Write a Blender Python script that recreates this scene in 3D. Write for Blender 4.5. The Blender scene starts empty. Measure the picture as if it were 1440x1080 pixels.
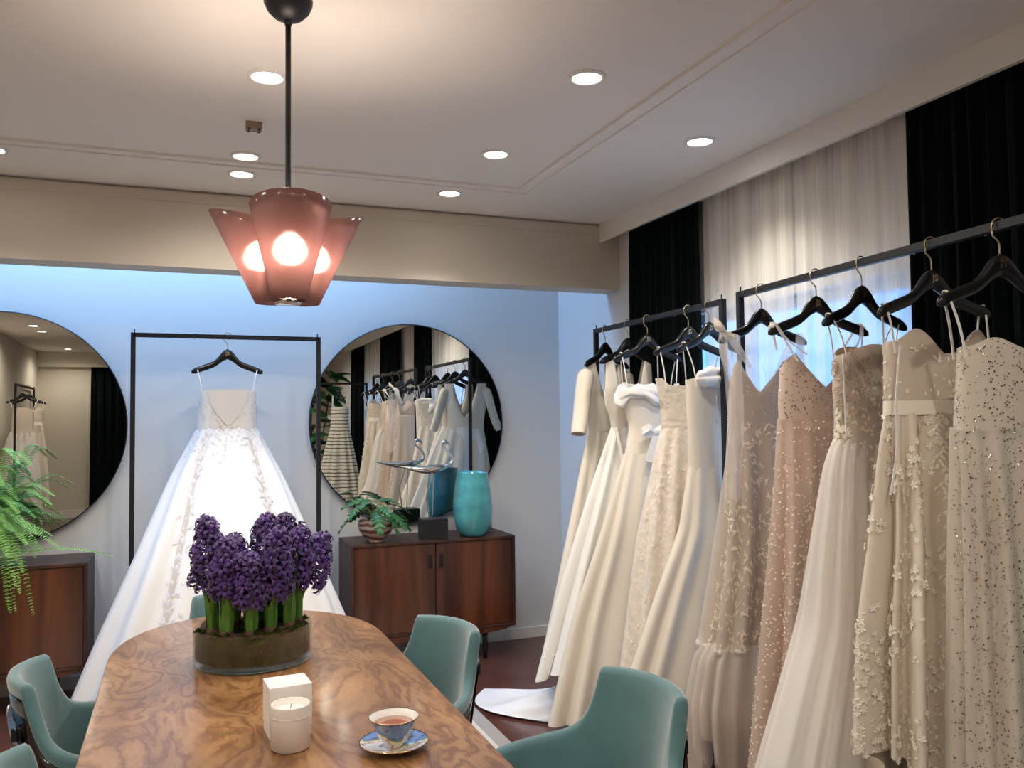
import bpy, bmesh, math, random
import numpy as np
from mathutils import Vector, Matrix
random.seed(7); RNG = np.random.default_rng(7)
C = bpy.context.scene.collection
SC = bpy.context.scene
PI = math.pi

# ------------------------------------------------------------------ camera
H = 1.5
F_PX, YAW, PITCH, ROLL = 1188.7, 0.37472662, 0.04327190, -0.01096058
cy_, sy_ = math.cos(YAW), math.sin(YAW); cp_, sp_ = math.cos(PITCH), math.sin(PITCH)
fwd = Vector((sy_*cp_, cy_*cp_, sp_)); rgt = Vector((cy_, -sy_, 0)); upv = rgt.cross(fwd)
r2 = math.cos(ROLL)*rgt + math.sin(ROLL)*upv; u2 = -math.sin(ROLL)*rgt + math.cos(ROLL)*upv
cam_d = bpy.data.cameras.new('camera'); cam = bpy.data.objects.new('camera', cam_d); C.objects.link(cam)
cam_d.sensor_width = 36; cam_d.lens = F_PX/1440*36; cam_d.clip_start = .02; cam_d.clip_end = 200
mw = Matrix((( r2.x, u2.x, -fwd.x, 0), (r2.y, u2.y, -fwd.y, 0), (r2.z, u2.z, -fwd.z, H), (0, 0, 0, 1)))
cam.matrix_world = mw
SC.camera = cam

# ------------------------------------------------------------------ world, view, big lights
SC.view_settings.view_transform = 'Standard'; SC.view_settings.look = 'None'
SC.view_settings.gamma = 1.0; SC.view_settings.use_curve_mapping = False
SC.view_settings.exposure = 0.72
SC.cycles.use_denoising = True
SC.cycles.max_bounces = 10; SC.cycles.transparent_max_bounces = 24; SC.cycles.transmission_bounces = 8
SC.cycles.diffuse_bounces = 5; SC.cycles.sample_clamp_indirect = 6.0; SC.cycles.caustics_reflective = False; SC.cycles.caustics_refractive = False
W = bpy.data.worlds.new('sky'); SC.world = W; W.use_nodes = True
wt = W.node_tree; wt.nodes.clear()
wo = wt.nodes.new('ShaderNodeOutputWorld'); wb = wt.nodes.new('ShaderNodeBackground')
tc = wt.nodes.new('ShaderNodeTexCoord'); ns = wt.nodes.new('ShaderNodeTexNoise'); rp = wt.nodes.new('ShaderNodeValToRGB')
ns.inputs['Scale'].default_value = 3.0; ns.inputs['Detail'].default_value = 6; ns.inputs['Roughness'].default_value = .6
rp.color_ramp.elements[0].position = .42; rp.color_ramp.elements[0].color = (.09, .34, .95, 1)
rp.color_ramp.elements[1].position = .68; rp.color_ramp.elements[1].color = (.36, .66, 1.0, 1)
wt.links.new(tc.outputs['Generated'], ns.inputs['Vector']); wt.links.new(ns.outputs['Fac'], rp.inputs['Fac'])
wt.links.new(rp.outputs['Color'], wb.inputs['Color']); wb.inputs['Strength'].default_value = 1.6
wt.links.new(wb.outputs['Background'], wo.inputs['Surface'])

SPOT_W = 20.0          # each ceiling downlight
SKYLIGHT_W = 45.0      # daylight falling through the rooflight behind the bulkhead
BULB_W = 1.6           # each pendant bulb
def area_light(name, loc, rot, sx, sy, power, col):
    l = bpy.data.lights.new(name, 'AREA'); l.shape = 'RECTANGLE'; l.size = sx; l.size_y = sy; l.energy = power; l.color = col
    o = bpy.data.objects.new(name, l); C.objects.link(o); o.location = loc; o.rotation_euler = rot; o['kind'] = 'helper'
    return o
area_light('rooflight_daylight', (-.25, 5.12, 3.38), (0, 0, 0), 3.2, .5, SKYLIGHT_W, (.29, .54, 1.0))

# ------------------------------------------------------------------ materials
def _nt(name):
    m = bpy.data.materials.new(name); m.use_nodes = True; t = m.node_tree
    return m, t, t.nodes['Principled BSDF']
def P(name, col, rough=.5, metal=0., spec=.5, coat=0., sheen=0., trans=0., alpha=1., emit=None, es=0., sss=0., bump=None, var=None, aniso=0., ior=1.45):
    """principled; bump=(scale, strength, stretch xyz), var=(scale, amount, stretch)"""
    m, t, b = _nt(name); L = t.links.new
    b.inputs['Base Color'].default_value = (*col, 1); b.inputs['Roughness'].default_value = rough; b.inputs['Metallic'].default_value = metal
    b.inputs['Specular IOR Level'].default_value = spec; b.inputs['Coat Weight'].default_value = coat; b.inputs['Coat Roughness'].default_value = .08
    b.inputs['Sheen Weight'].default_value = sheen; b.inputs['Transmission Weight'].default_value = trans; b.inputs['Alpha'].default_value = alpha; b.inputs['IOR'].default_value = ior
    if emit: b.inputs['Emission Color'].default_value = (*emit, 1); b.inputs['Emission Strength'].default_value = es
    if bump or var:
        tcn = t.nodes.new('ShaderNodeTexCoord')
        def nz(scale, stretch, det=4):
            mp = t.nodes.new('ShaderNodeMapping'); mp.inputs['Scale'].default_value = stretch
            n = t.nodes.new('ShaderNodeTexNoise'); n.inputs['Scale'].default_value = scale; n.inputs['Detail'].default_value = det
            L(tcn.outputs['Object'], mp.inputs['Vector']); L(mp.outputs['Vector'], n.inputs['Vector']); return n
        if bump:
            n = nz(bump[0], bump[2] if len(bump) > 2 else (1, 1, 1)); bp = t.nodes.new('ShaderNodeBump')
            bp.inputs['Strength'].default_value = bump[1]; bp.inputs['Distance'].default_value = .01
            L(n.outputs['Fac'], bp.inputs['Height']); L(bp.outputs['Normal'], b.inputs['Normal'])
        if var:
            n = nz(var[0], var[2] if len(var) > 2 else (1, 1, 1)); r = t.nodes.new('ShaderNodeValToRGB')
            a = var[1]
            r.color_ramp.elements[0].position = .3; r.color_ramp.elements[1].position = .7
            r.color_ramp.elements[0].color = (*[c*(1-a) for c in col], 1); r.color_ramp.elements[1].color = (*[min(1, c*(1+a)) for c in col], 1)
            L(n.outputs['Fac'], r.inputs['Fac']); L(r.outputs['Color'], b.inputs['Base Color'])
    return m
def cloth(name, col, open_=.0, transl=.3, bump=None, rough=.6):
    """thin fabric: transparent holes + diffuse + translucent"""
    m, t, b = _nt(name); L = t.links.new; t.nodes.remove(b); out = t.nodes['Material Output']
    d = t.nodes.new('ShaderNodeBsdfDiffuse'); tr = t.nodes.new('ShaderNodeBsdfTranslucent'); tp = t.nodes.new('ShaderNodeBsdfTransparent')
    d.inputs['Color'].default_value = (*col, 1); tr.inputs['Color'].default_value = (*col, 1)
    m1 = t.nodes.new('ShaderNodeMixShader'); m1.inputs['Fac'].default_value = transl
    m2 = t.nodes.new('ShaderNodeMixShader'); m2.inputs['Fac'].default_value = open_
    L(d.outputs[0], m1.inputs[1]); L(tr.outputs[0], m1.inputs[2]); L(m1.outputs[0], m2.inputs[1]); L(tp.outputs[0], m2.inputs[2]); L(m2.outputs[0], out.inputs[0])
    if bump:
        tcn = t.nodes.new('ShaderNodeTexCoord'); mp = t.nodes.new('ShaderNodeMapping'); mp.inputs['Scale'].default_value = bump[2]
        n = t.nodes.new('ShaderNodeTexNoise'); n.inputs['Scale'].default_value = bump[0]; bp = t.nodes.new('ShaderNodeBump'); bp.inputs['Strength'].default_value = bump[1]; bp.inputs['Distance'].default_value = .01
        L(tcn.outputs['Object'], mp.inputs['Vector']); L(mp.outputs[0], n.inputs['Vector']); L(n.outputs['Fac'], bp.inputs['Height']); L(bp.outputs[0], d.inputs['Normal'])
        # threads vary the openness a little
        mr = t.nodes.new('ShaderNodeMapRange'); mr.inputs['From Min'].default_value = .3; mr.inputs['From Max'].default_value = .7
        mr.inputs['To Min'].default_value = max(0, open_-.18); mr.inputs['To Max'].default_value = min(1, open_+.18)
        L(n.outputs['Fac'], mr.inputs['Value'])
        if open_ > 0: L(mr.outputs[0], m2.inputs['Fac'])
    return m
def wood(name, c1, c2, c3, scale=1., stretch=(6, 6, .5), rough=.3, coat=.2):
    m, t, b = _nt(name); L = t.links.new
    tcn = t.nodes.new('ShaderNodeTexCoord'); mp = t.nodes.new('ShaderNodeMapping'); mp.inputs['Scale'].default_value = stretch
    n = t.nodes.new('ShaderNodeTexNoise'); n.inputs['Scale'].default_value = scale; n.inputs['Detail'].default_value = 5; n.inputs['Distortion'].default_value = .8
    r = t.nodes.new('ShaderNodeValToRGB'); e = r.color_ramp.elements
    e[0].position = .3; e[0].color = (*c1, 1); e[1].position = .72; e[1].color = (*c3, 1); k = e.new(.5); k.color = (*c2, 1)
    L(tcn.outputs['Object'], mp.inputs['Vector']); L(mp.outputs[0], n.inputs['Vector']); L(n.outputs['Fac'], r.inputs['Fac']); L(r.outputs['Color'], b.inputs['Base Color'])
    b.inputs['Roughness'].default_value = rough; b.inputs['Coat Weight'].default_value = coat; b.inputs['Coat Roughness'].default_value = .15
    return m
def burl(name):
    m, t, b = _nt(name); L = t.links.new
    tcn = t.nodes.new('ShaderNodeTexCoord'); mp = t.nodes.new('ShaderNodeMapping'); mp.inputs['Scale'].default_value = (2.9, 1.0, 1)
    mp.inputs['Rotation'].default_value = (0, 0, .25)
    n1 = t.nodes.new('ShaderNodeTexNoise'); n1.inputs['Scale'].default_value = 2.0; n1.inputs['Detail'].default_value = 4; n1.inputs['Distortion'].default_value = .7
    n2 = t.nodes.new('ShaderNodeTexNoise'); n2.inputs['Scale'].default_value = 26; n2.inputs['Detail'].default_value = 5
    mu = t.nodes.new('ShaderNodeMath'); mu.operation = 'MULTIPLY'; mu.inputs[1].default_value = 21.0
    ad = t.nodes.new('ShaderNodeMath'); ad.operation = 'MULTIPLY_ADD'; ad.inputs[1].default_value = 1.5
    pp = t.nodes.new('ShaderNodeMath'); pp.operation = 'PINGPONG'; pp.inputs[1].default_value = 1.0
    r = t.nodes.new('ShaderNodeValToRGB'); e = r.color_ramp.elements
    e[0].position = 0; e[0].color = (.25, .118, .048, 1); e[1].position = 1; e[1].color = (.46, .262, .112, 1)
    k = e.new(.22); k.color = (.31, .155, .062, 1); k = e.new(.6); k.color = (.42, .225, .092, 1)
    n3 = t.nodes.new('ShaderNodeTexNoise'); n3.inputs['Scale'].default_value = 1.7; n3.inputs['Detail'].default_value = 4; n3.inputs['Distortion'].default_value = 1.0
    mx = t.nodes.new('ShaderNodeMix'); mx.data_type = 'RGBA'; mx.blend_type = 'MULTIPLY'
    r3 = t.nodes.new('ShaderNodeValToRGB'); r3.color_ramp.elements[0].position = .35; r3.color_ramp.elements[0].color = (.52, .46, .42, 1); r3.color_ramp.elements[1].position = .65; r3.color_ramp.elements[1].color = (1, 1, 1, 1)
    L(tcn.outputs['Object'], mp.inputs['Vector'])
    for n in (n1, n2, n3): L(mp.outputs[0], n.inputs['Vector'])
    L(n1.outputs['Fac'], mu.inputs[0]); L(n2.outputs['Fac'], ad.inputs[0]); L(mu.outputs[0], ad.inputs[2]); L(ad.outputs[0], pp.inputs[0]); L(pp.outputs[0], r.inputs['Fac'])
    L(n3.outputs['Fac'], r3.inputs['Fac']); mx.inputs['Factor'].default_value = 1.0
    L(r.outputs['Color'], mx.inputs['A']); L(r3.outputs['Color'], mx.inputs['B']); L(mx.outputs['Result'], b.inputs['Base Color'])
    b.inputs['Roughness'].default_value = .32; b.inputs['Coat Weight'].default_value = .35; b.inputs['Coat Roughness'].default_value = .12
    return m
def glassy(name, col, rough=.0, tp=.0):
    m, t, b = _nt(name); L = t.links.new; t.nodes.remove(b); out = t.nodes['Material Output']
    g = t.nodes.new('ShaderNodeBsdfGlass'); g.inputs['Color'].default_value = (*col, 1); g.inputs['Roughness'].default_value = rough; g.inputs['IOR'].default_value = 1.45
    tr = t.nodes.new('ShaderNodeBsdfTransparent'); tr.inputs['Color'].default_value = (*col, 1)
    mx = t.nodes.new('ShaderNodeMixShader'); mx.inputs['Fac'].default_value = tp
    L(g.outputs[0], mx.inputs[1]); L(tr.outputs[0], mx.inputs[2]); L(mx.outputs[0], out.inputs[0])
    return m
def pane_mat(name):
    m, t, b = _nt(name); L = t.links.new; t.nodes.remove(b); out = t.nodes['Material Output']
    g = t.nodes.new('ShaderNodeBsdfGlossy'); g.inputs['Roughness'].default_value = .02
    tr = t.nodes.new('ShaderNodeBsdfTransparent'); mx = t.nodes.new('ShaderNodeMixShader'); mx.inputs['Fac'].default_value = .93
    L(g.outputs[0], mx.inputs[1]); L(tr.outputs[0], mx.inputs[2]); L(mx.outputs[0], out.inputs[0])
    return m
def shade_mat(name):
    m, t, b = _nt(name); L = t.links.new; t.nodes.remove(b); out = t.nodes['Material Output']
    d = t.nodes.new('ShaderNodeBsdfDiffuse'); d.inputs['Color'].default_value = (.25, .175, .165, 1)
    tr = t.nodes.new('ShaderNodeBsdfTranslucent'); tr.inputs['Color'].default_value = (.24, .155, .145, 1)
    rf = t.nodes.new('ShaderNodeBsdfRefraction'); rf.inputs['Color'].default_value = (.58, .44, .42, 1); rf.inputs['Roughness'].default_value = .42; rf.inputs['IOR'].default_value = 1.25
    tp = t.nodes.new('ShaderNodeBsdfTransparent'); tp.inputs['Color'].default_value = (.55, .36, .34, 1)
    gl = t.nodes.new('ShaderNodeBsdfGlossy'); gl.inputs['Roughness'].default_value = .15
    def mix(f, a, b_):
        m_ = t.nodes.new('ShaderNodeMixShader'); m_.inputs['Fac'].default_value = f; L(a.outputs[0], m_.inputs[1]); L(b_.outputs[0], m_.inputs[2]); return m_
    L(mix(.05, mix(.22, mix(.40, mix(.5, d, tr), rf), tp), gl).outputs[0], out.inputs[0]); return m
def stripes_mat(name):
    m, t, b = _nt(name); L = t.links.new
    tcn = t.nodes.new('ShaderNodeTexCoord'); w = t.nodes.new('ShaderNodeTexWave'); w.bands_direction = 'Z'; w.inputs['Scale'].default_value = 7; w.inputs['Distortion'].default_value = 1.5
    r = t.nodes.new('ShaderNodeValToRGB'); r.color_ramp.elements[0].position = .12; r.color_ramp.elements[0].color = (.12, .11, .08, 1); r.color_ramp.elements[1].position = .3; r.color_ramp.elements[1].color = (.78, .76, .68, 1)
    L(tcn.outputs['Object'], w.inputs['Vector']); L(w.outputs['Fac'], r.inputs['Fac']); L(r.outputs['Color'], b.inputs['Base Color']); return m
def painted_china(name, seed):
    m, t, b = _nt(name); L = t.links.new
    tcn = t.nodes.new('ShaderNodeTexCoord'); mp = t.nodes.new('ShaderNodeMapping'); mp.inputs['Location'].default_value = (seed, seed*.7, 0)
    n0 = t.nodes.new('ShaderNodeTexNoise'); n0.inputs['Scale'].default_value = 13; n0.inputs['Detail'].default_value = 0
    n1 = t.nodes.new('ShaderNodeTexNoise'); n1.inputs['Scale'].default_value = 60; n1.inputs['Detail'].default_value = 3
    r = t.nodes.new('ShaderNodeValToRGB'); r.color_ramp.interpolation = 'CONSTANT'; e = r.color_ramp.elements
    e[0].position = 0; e[0].color = (.16, .26, .55, 1); e[1].position = .40; e[1].color = (.10, .20, .42, 1)
    for p, c in ((.46, (.25, .33, .14)), (.50, (.80, .74, .62)), (.57, (.55, .32, .26)), (.60, (.72, .76, .86))):
        k = e.new(p); k.color = (*c, 1)
    r1 = t.nodes.new('ShaderNodeValToRGB'); r1.color_ramp.elements[0].position = .36; r1.color_ramp.elements[0].color = (.35, .22, .18, 1); r1.color_ramp.elements[1].position = .42; r1.color_ramp.elements[1].color = (1, 1, 1, 1)
    mx = t.nodes.new('ShaderNodeMix'); mx.data_type = 'RGBA'; mx.blend_type = 'MULTIPLY'; mx.inputs['Factor'].default_value = .8
    L(tcn.outputs['Object'], mp.inputs['Vector']); L(mp.outputs[0], n0.inputs['Vector']); L(mp.outputs[0], n1.inputs['Vector'])
    L(n0.outputs['Fac'], r.inputs['Fac']); L(n1.outputs['Fac'], r1.inputs['Fac']); L(r.outputs['Color'], mx.inputs['A']); L(r1.outputs['Color'], mx.inputs['B']); L(mx.outputs['Result'], b.inputs['Base Color'])
    b.inputs['Roughness'].default_value = .12; b.inputs['Coat Weight'].default_value = .6
    return m
def swirl_mat(name):
    m, t, b = _nt(name); L = t.links.new
    tcn = t.nodes.new('ShaderNodeTexCoord'); w = t.nodes.new('ShaderNodeTexWave'); w.bands_direction = 'Z'; w.inputs['Scale'].default_value = 9; w.inputs['Distortion'].default_value = 9; w.inputs['Detail'].default_value = 2; w.inputs['Detail Scale'].default_value = .5
    r = t.nodes.new('ShaderNodeValToRGB'); e = r.color_ramp.elements; e[0].position = .1; e[0].color = (.10, .035, .03, 1); e[1].position = .8; e[1].color = (.42, .34, .30, 1); k = e.new(.5); k.color = (.30, .15, .06, 1)
    L(tcn.outputs['Object'], w.inputs['Vector']); L(w.outputs['Fac'], r.inputs['Fac']); L(r.outputs['Color'], b.inputs['Base Color']); b.inputs['Roughness'].default_value = .12; return m

M = dict(
 wall=P('wall_paint', (.66, .66, .65), .7, bump=(90, .03)), beige=P('bulkhead_paint', (.66, .60, .51), .65), ceil=P('ceiling_paint', (.86, .83, .785), .75),
 white=P('white_trim', (.80, .78, .74), .5), cream=P('cream_wall', (.70, .64, .53), .7), floor=P('floor_brown', (.105, .037, .026), .28, coat=.15, var=(7, .25)),
 black=P('black_metal', (.012, .012, .014), .45, spec=.4), hang=P('hanger_black', (.006, .006, .007), .28, coat=.15), brass=P('brass', (.62, .50, .30), .25, 1.), lacq=P('black_lacquer', (.006, .006, .007), .1, coat=1.),
 velvet=P('teal_velvet', (.075, .180, .200), .75, sheen=.7, var=(9, .12)), drape=P('dark_drape', (.002, .0055, .006), .9, sheen=.02, spec=.1), sheer=cloth('sheer_curtain', (.88, .85, .79), .40, .40, (1, .1, (30, 30, .6))),
 rose=wood('rosewood', (.020, .006, .004), (.075, .022, .010), (.15, .05, .018), 1.2, (7, 7, .45), .28, .3), rosed=wood('rosewood_dark', (.016, .006, .004), (.045, .016, .009), (.085, .032, .016), 1.2, (7, 7, .5), .5, .0),
 burl=burl('burl_veneer'), mirror=P('mirror_silver', (.80, .82, .80), .0, 1.), rimm=P('mirror_rim', (.30, .29, .28), .35, .6),
 satin=P('ivory_satin', (.74, .69, .61), .34, sheen=.2, spec=.45), seam=P('seam_champagne', (.62, .55, .46), .35), satinw=P('white_satin', (.82, .81, .79), .34, sheen=.2, spec=.45), mikado=P('ivory_mikado', (.72, .66, .565), .40, sheen=.3, bump=(140, .05)),
 cream_satin=P('cream_satin', (.76, .71, .62), .32, spec=.5), brocade=P('ivory_brocade', (.76, .69, .60), .45, sheen=.3, bump=(45, .45), var=(30, .10)), lining=P('beige_lining', (.54, .44, .355), .6), nude=P('nude_lining', (.60, .48, .385), .6),
 blush=P('blush_lining', (.66, .53, .45), .6, bump=(120, .08)), ivd=P('oat_lining', (.70, .625, .53), .8, spec=.2), ivl=P('ivory_lining', (.78, .70, .59), .55), silverl=P('champagne_lining', (.72, .66, .56), .6),
 tulle=cloth('white_tulle', (.95, .925, .90), .30, .35), veil=cloth('veil_tulle', (.88, .87, .86), .68, .4), tullei=cloth('ivory_tulle', (.84, .77, .69), .45, .3), tulleb=cloth('blush_tulle', (.80, .67, .58), .42, .3),
 tulleg=cloth('champagne_tulle', (.86, .82, .75), .42, .3), ribbon=P('ribbon_white', (.82, .80, .78), .4), applique=P('applique_white', (.88, .84, .77), .45, sheen=.3), appliqueb=P('embroidery_taupe', (.60, .55, .50), .5), petal=P('petal_ivory', (.88, .82, .71), .42, sheen=.2),
 gownp=P('gown_panel', (.76, .745, .73), .4), gowna=P('gown_applique', (.74, .72, .72), .45), pearl=P('pearl', (.86, .74, .62), .2, coat=.4), sequin=P('sequin', (.80, .76, .66), .14, 1.), sequind=P('sequin_dark', (.36, .31, .24), .22, 1.), paper=P('paper_white', (.84, .82, .79), .6),
 glass=glassy('clear_glass', (.97, .99, .98), 0, .70), pane=pane_mat('window_glass'), frame=P('window_frame', (.70, .72, .74), .4), shade=shade_mat('smoked_rose_glass'), bulb=P('bulb_glow', (1, .9, .8), .5, emit=(1, .82, .68), es=66.), lampd=P('downlight_glow', (1, 1, 1), .5, emit=(1, .93, .84), es=14.),
 chrome=P('polished_silver', (.78, .76, .73), .12, 1.), sensor=P('sensor_beige', (.32, .25, .17), .5), silver=P('silver_ring', (.7, .7, .7), .2, 1.),
 leaf=P('leaf_green', (.035, .13, .035), .35, spec=.5, var=(14, .3)), fern=P('fern_green', (.21, .42, .08), .5, var=(9, .35)), hyl=P('hyacinth_leaf', (.10, .25, .035), .4, var=(10, .25)), stem=P('stem_green', (.16, .26, .06), .5), trunk=P('trunk_brown', (.06, .035, .02), .8),
 fl=[P('floret_violet', (.058, .018, .165), .5, sheen=.3), P('floret_purple', (.082, .026, .215), .5, sheen=.3), P('floret_deep', (.035, .011, .105), .5, sheen=.3)],
 soil=P('soil', (.045, .026, .015), .95, bump=(60, .8), var=(40, .5)), moss=P('moss', (.020, .030, .004), .95, spec=.02, bump=(80, .4), var=(24, .6)), bulbskin=P('bulb_skin', (.10, .045, .03), .7, var=(30, .4)),
 vase=P('teal_glass', (.10, .47, .50), .12, spec=.6, trans=.25, coat=.4, var=(7, .25, (1, 1, 2))), swirl=swirl_mat('swirled_ceramic'), wax=P('wax', (.86, .83, .76), .5), ceramic=P('white_ceramic', (.82, .78, .74), .45), tea=P('tea', (.34, .10, .035), .05, coat=.5), cupw=P('cup_white', (.86, .86, .83), .1, coat=.5), gold=P('gold_rim', (.55, .36, .18), .2, 1.),
 china=painted_china('painted_china', 2.3), china2=painted_china('painted_saucer', 5.1), rugw=P('rug_pale', (.62, .58, .53), .95, bump=(300, .3)), rugg=P('rug_grey', (.36, .34, .32), .95, bump=(300, .3)), stripe=stripes_mat('striped_cotton'), pot=P('plant_pot', (.32, .30, .28), .6), cable=P('white_cable', (.7, .7, .7), .5),
)

# ------------------------------------------------------------------ builders
def mesh(name, v, f, mat=None, parent=None, smooth=True, kind=None):
    me = bpy.data.meshes.new(name); me.from_pydata([tuple(map(float, p)) for p in v], [], [tuple(map(int, q)) for q in f]); me.update()
    if smooth: me.polygons.foreach_set('use_smooth', [True]*len(me.polygons))
    if mat: me.materials.append(mat)
    o = bpy.data.objects.new(name, me); C.objects.link(o)
    if parent: o.parent = parent
    if kind: o['kind'] = kind
    return o
def tag(o, label, cat, group=None):
    o['label'] = label; o['category'] = cat
    if group: o['group'] = group
    return o
def thing(name, label, cat, loc=(0, 0, 0), rz=0, group=None):
    o = bpy.data.objects.new(name, None); C.objects.link(o); o.location = loc; o.rotation_euler = (0, 0, rz); o.empty_display_size = .05
    return tag(o, label, cat, group)
def copy_tree(o, parent=None):
    c = o.copy(); C.objects.link(c)
    if parent: c.parent = parent
    for ch in list(o.children): copy_tree(ch, c)
    return c
def bm_obj(name, bm, mat, parent=None, smooth=True, kind=None):
    me = bpy.data.meshes.new(name); bm.to_mesh(me); bm.free()
    if smooth: me.polygons.foreach_set('use_smooth', [True]*len(me.polygons))
    me.materials.append(mat); o = bpy.data.objects.new(name, me); C.objects.link(o)
    if parent: o.parent = parent
    if kind: o['kind'] = kind
    return o
def box(name, lo, hi, mat, parent=None, bev=0., kind=None, seg=2):
    bm = bmesh.new(); bmesh.ops.create_cube(bm, size=1)
    for v in bm.verts: v.co = Vector([(lo[i]+hi[i])/2 + v.co[i]*(hi[i]-lo[i]) for i in range(3)])
    if bev: bmesh.ops.bevel(bm, geom=bm.edges[:], offset=bev, segments=seg, affect='EDGES', profile=.5)
    return bm_obj(name, bm, mat, parent, False, kind)
def boxes(name, L, mat, parent=None, kind=None):
    v = []; f = []
    for lo, hi in L:
        b = len(v)
        v += [(x, y, z) for x in (lo[0], hi[0]) for y in (lo[1], hi[1]) for z in (lo[2], hi[2])]
        f += [tuple(b+i for i in q) for q in ((0, 1, 3, 2), (4, 6, 7, 5), (0, 4, 5, 1), (2, 3, 7, 6), (0, 2, 6, 4), (1, 5, 7, 3))]
    return mesh(name, v, f, mat, parent, False, kind)
def loft(name, rings, mat, parent=None, cap=True, closed=True, smooth=True, kind=None):
    n = len(rings[0]); v = [p for r in rings for p in r]; f = []
    for i in range(len(rings)-1):
        for j in range(n if closed else n-1):
            k = (j+1) % n; f.append((i*n+j, i*n+k, (i+1)*n+k, (i+1)*n+j))
    if cap and closed: f.append(tuple(range(n-1, -1, -1))); f.append(tuple((len(rings)-1)*n+j for j in range(n)))
    return mesh(name, v, f, mat, parent, smooth, kind)
def lathe_rings(prof, n=32, c=(0, 0)):
    return [[(c[0]+r*math.cos(2*PI*j/n), c[1]+r*math.sin(2*PI*j/n), z) for j in range(n)] for r, z in prof]
def lathe(name, prof, mat, parent=None, n=32, cap=True, c=(0, 0)): return loft(name, lathe_rings(prof, n, c), mat, parent, cap)
def tube_rings(path, rad, n=8, flat=1.):
    path = [Vector(p) for p in path]; rings = []; pu = None
    for i, p in enumerate(path):
        d = (path[min(i+1, len(path)-1)] - path[max(i-1, 0)]).normalized()
        u = pu - d*pu.dot(d) if pu else (Vector((0, 0, 1)).cross(d) if abs(d.z) < .95 else Vector((1, 0, 0)).cross(d))
        u.normalize(); pu = u; w = d.cross(u); r = rad[i] if hasattr(rad, '__len__') else rad
        rings.append([tuple(p + u*r*math.cos(2*PI*j/n) + w*r*flat*math.sin(2*PI*j/n)) for j in range(n)])
    return rings
def tube(name, path, rad, mat, parent=None, n=8, flat=1., cap=True): return loft(name, tube_rings(path, rad, n, flat), mat, parent, cap)
def smooth_path(pts, k=6):
    P_ = [Vector(p) for p in pts]; out = []
    for i in range(len(P_)-1):
        a = P_[max(i-1, 0)]; b = P_[i]; c = P_[i+1]; d = P_[min(i+2, len(P_)-1)]
        for j in range(k):
            t = j/k; out.append(.5*((2*b) + (c-a)*t + (2*a-5*b+4*c-d)*t*t + (3*b-a-3*c+d)*t**3))
    out.append(P_[-1]); return out
def grid(name, fn, nu, nv, mat, parent=None, closed=False, kind=None, smooth=True):
    v = [fn(i/nu, j/nv) for j in range(nv+1) for i in range(nu if closed else nu+1)]; n = nu if closed else nu+1
    f = [(j*n+i, j*n+(i+1) % n, (j+1)*n+(i+1) % n, (j+1)*n+i) for j in range(nv) for i in range(nu)]
    return mesh(name, v, f, mat, parent, smooth, kind)
def merge_proto(name, frames, pv, pf, mat, parent, kind='stuff', smooth=False):
    """frames: arrays pos,(t,b,n),scale ; proto verts in t,b,n"""
    pos, T, B, N_, s = frames; pv = np.array(pv); k = len(pv); n = len(pos)
    if n == 0: return None
    V = pos[:, None, :] + s[:, None, None]*(pv[None, :, 0, None]*T[:, None] + pv[None, :, 1, None]*B[:, None] + pv[None, :, 2, None]*N_[:, None])
    V = V.reshape(-1, 3); Fs = [tuple(i*k+q for q in fc) for i in range(n) for fc in pf]
    return mesh(name, V, Fs, mat, parent, smooth, kind)
OCT = ([(1, 0, 0), (-1, 0, 0), (0, 1, 0), (0, -1, 0), (0, 0, 1), (0, 0, -.3)], [(0, 2, 4), (2, 1, 4), (1, 3, 4), (3, 0, 4), (2, 0, 5), (1, 2, 5), (3, 1, 5), (0, 3, 5)])
HEX = ([(math.cos(i*PI/3), math.sin(i*PI/3), .25) for i in range(6)] + [(0, 0, .55)], [(i, (i+1) % 6, 6) for i in range(6)])
LEAF = ([(-1, 0, .08), (-.3, .42, .22), (-.3, -.42, .22), (.45, .32, .2), (.45, -.32, .2), (1, 0, .1), (0, 0, .34)], [(0, 2, 6), (0, 6, 1), (1, 6, 3), (2, 4, 6), (3, 6, 5), (4, 5, 6)])
THIN = ([(-1, 0, .06), (-.2, .17, .10), (-.2, -.17, .10), (1, 0, .06), (.1, .0, .14), (.15, .5, .07), (.45, .12, .09)], [(0, 2, 4), (0, 4, 1), (1, 4, 3), (2, 3, 4), (1, 6, 5)])
FLATLEAF = ([(x, y, z*.35) for x, y, z in LEAF[0]], LEAF[1])
def _flower():
    v = [(0, 0, .25)]; f = []
    for i in range(5):
        a = 2*PI*i/5
        def q(r, d, z): return (r*math.cos(a+d), r*math.sin(a+d), z)
        b = len(v); v += [q(.7, -.5, .45), q(1.05, 0, .35), q(.7, .5, .45)]; f += [(0, b, b+1), (0, b+1, b+2)]
    return v, f
FLOWER = _flower()

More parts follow.
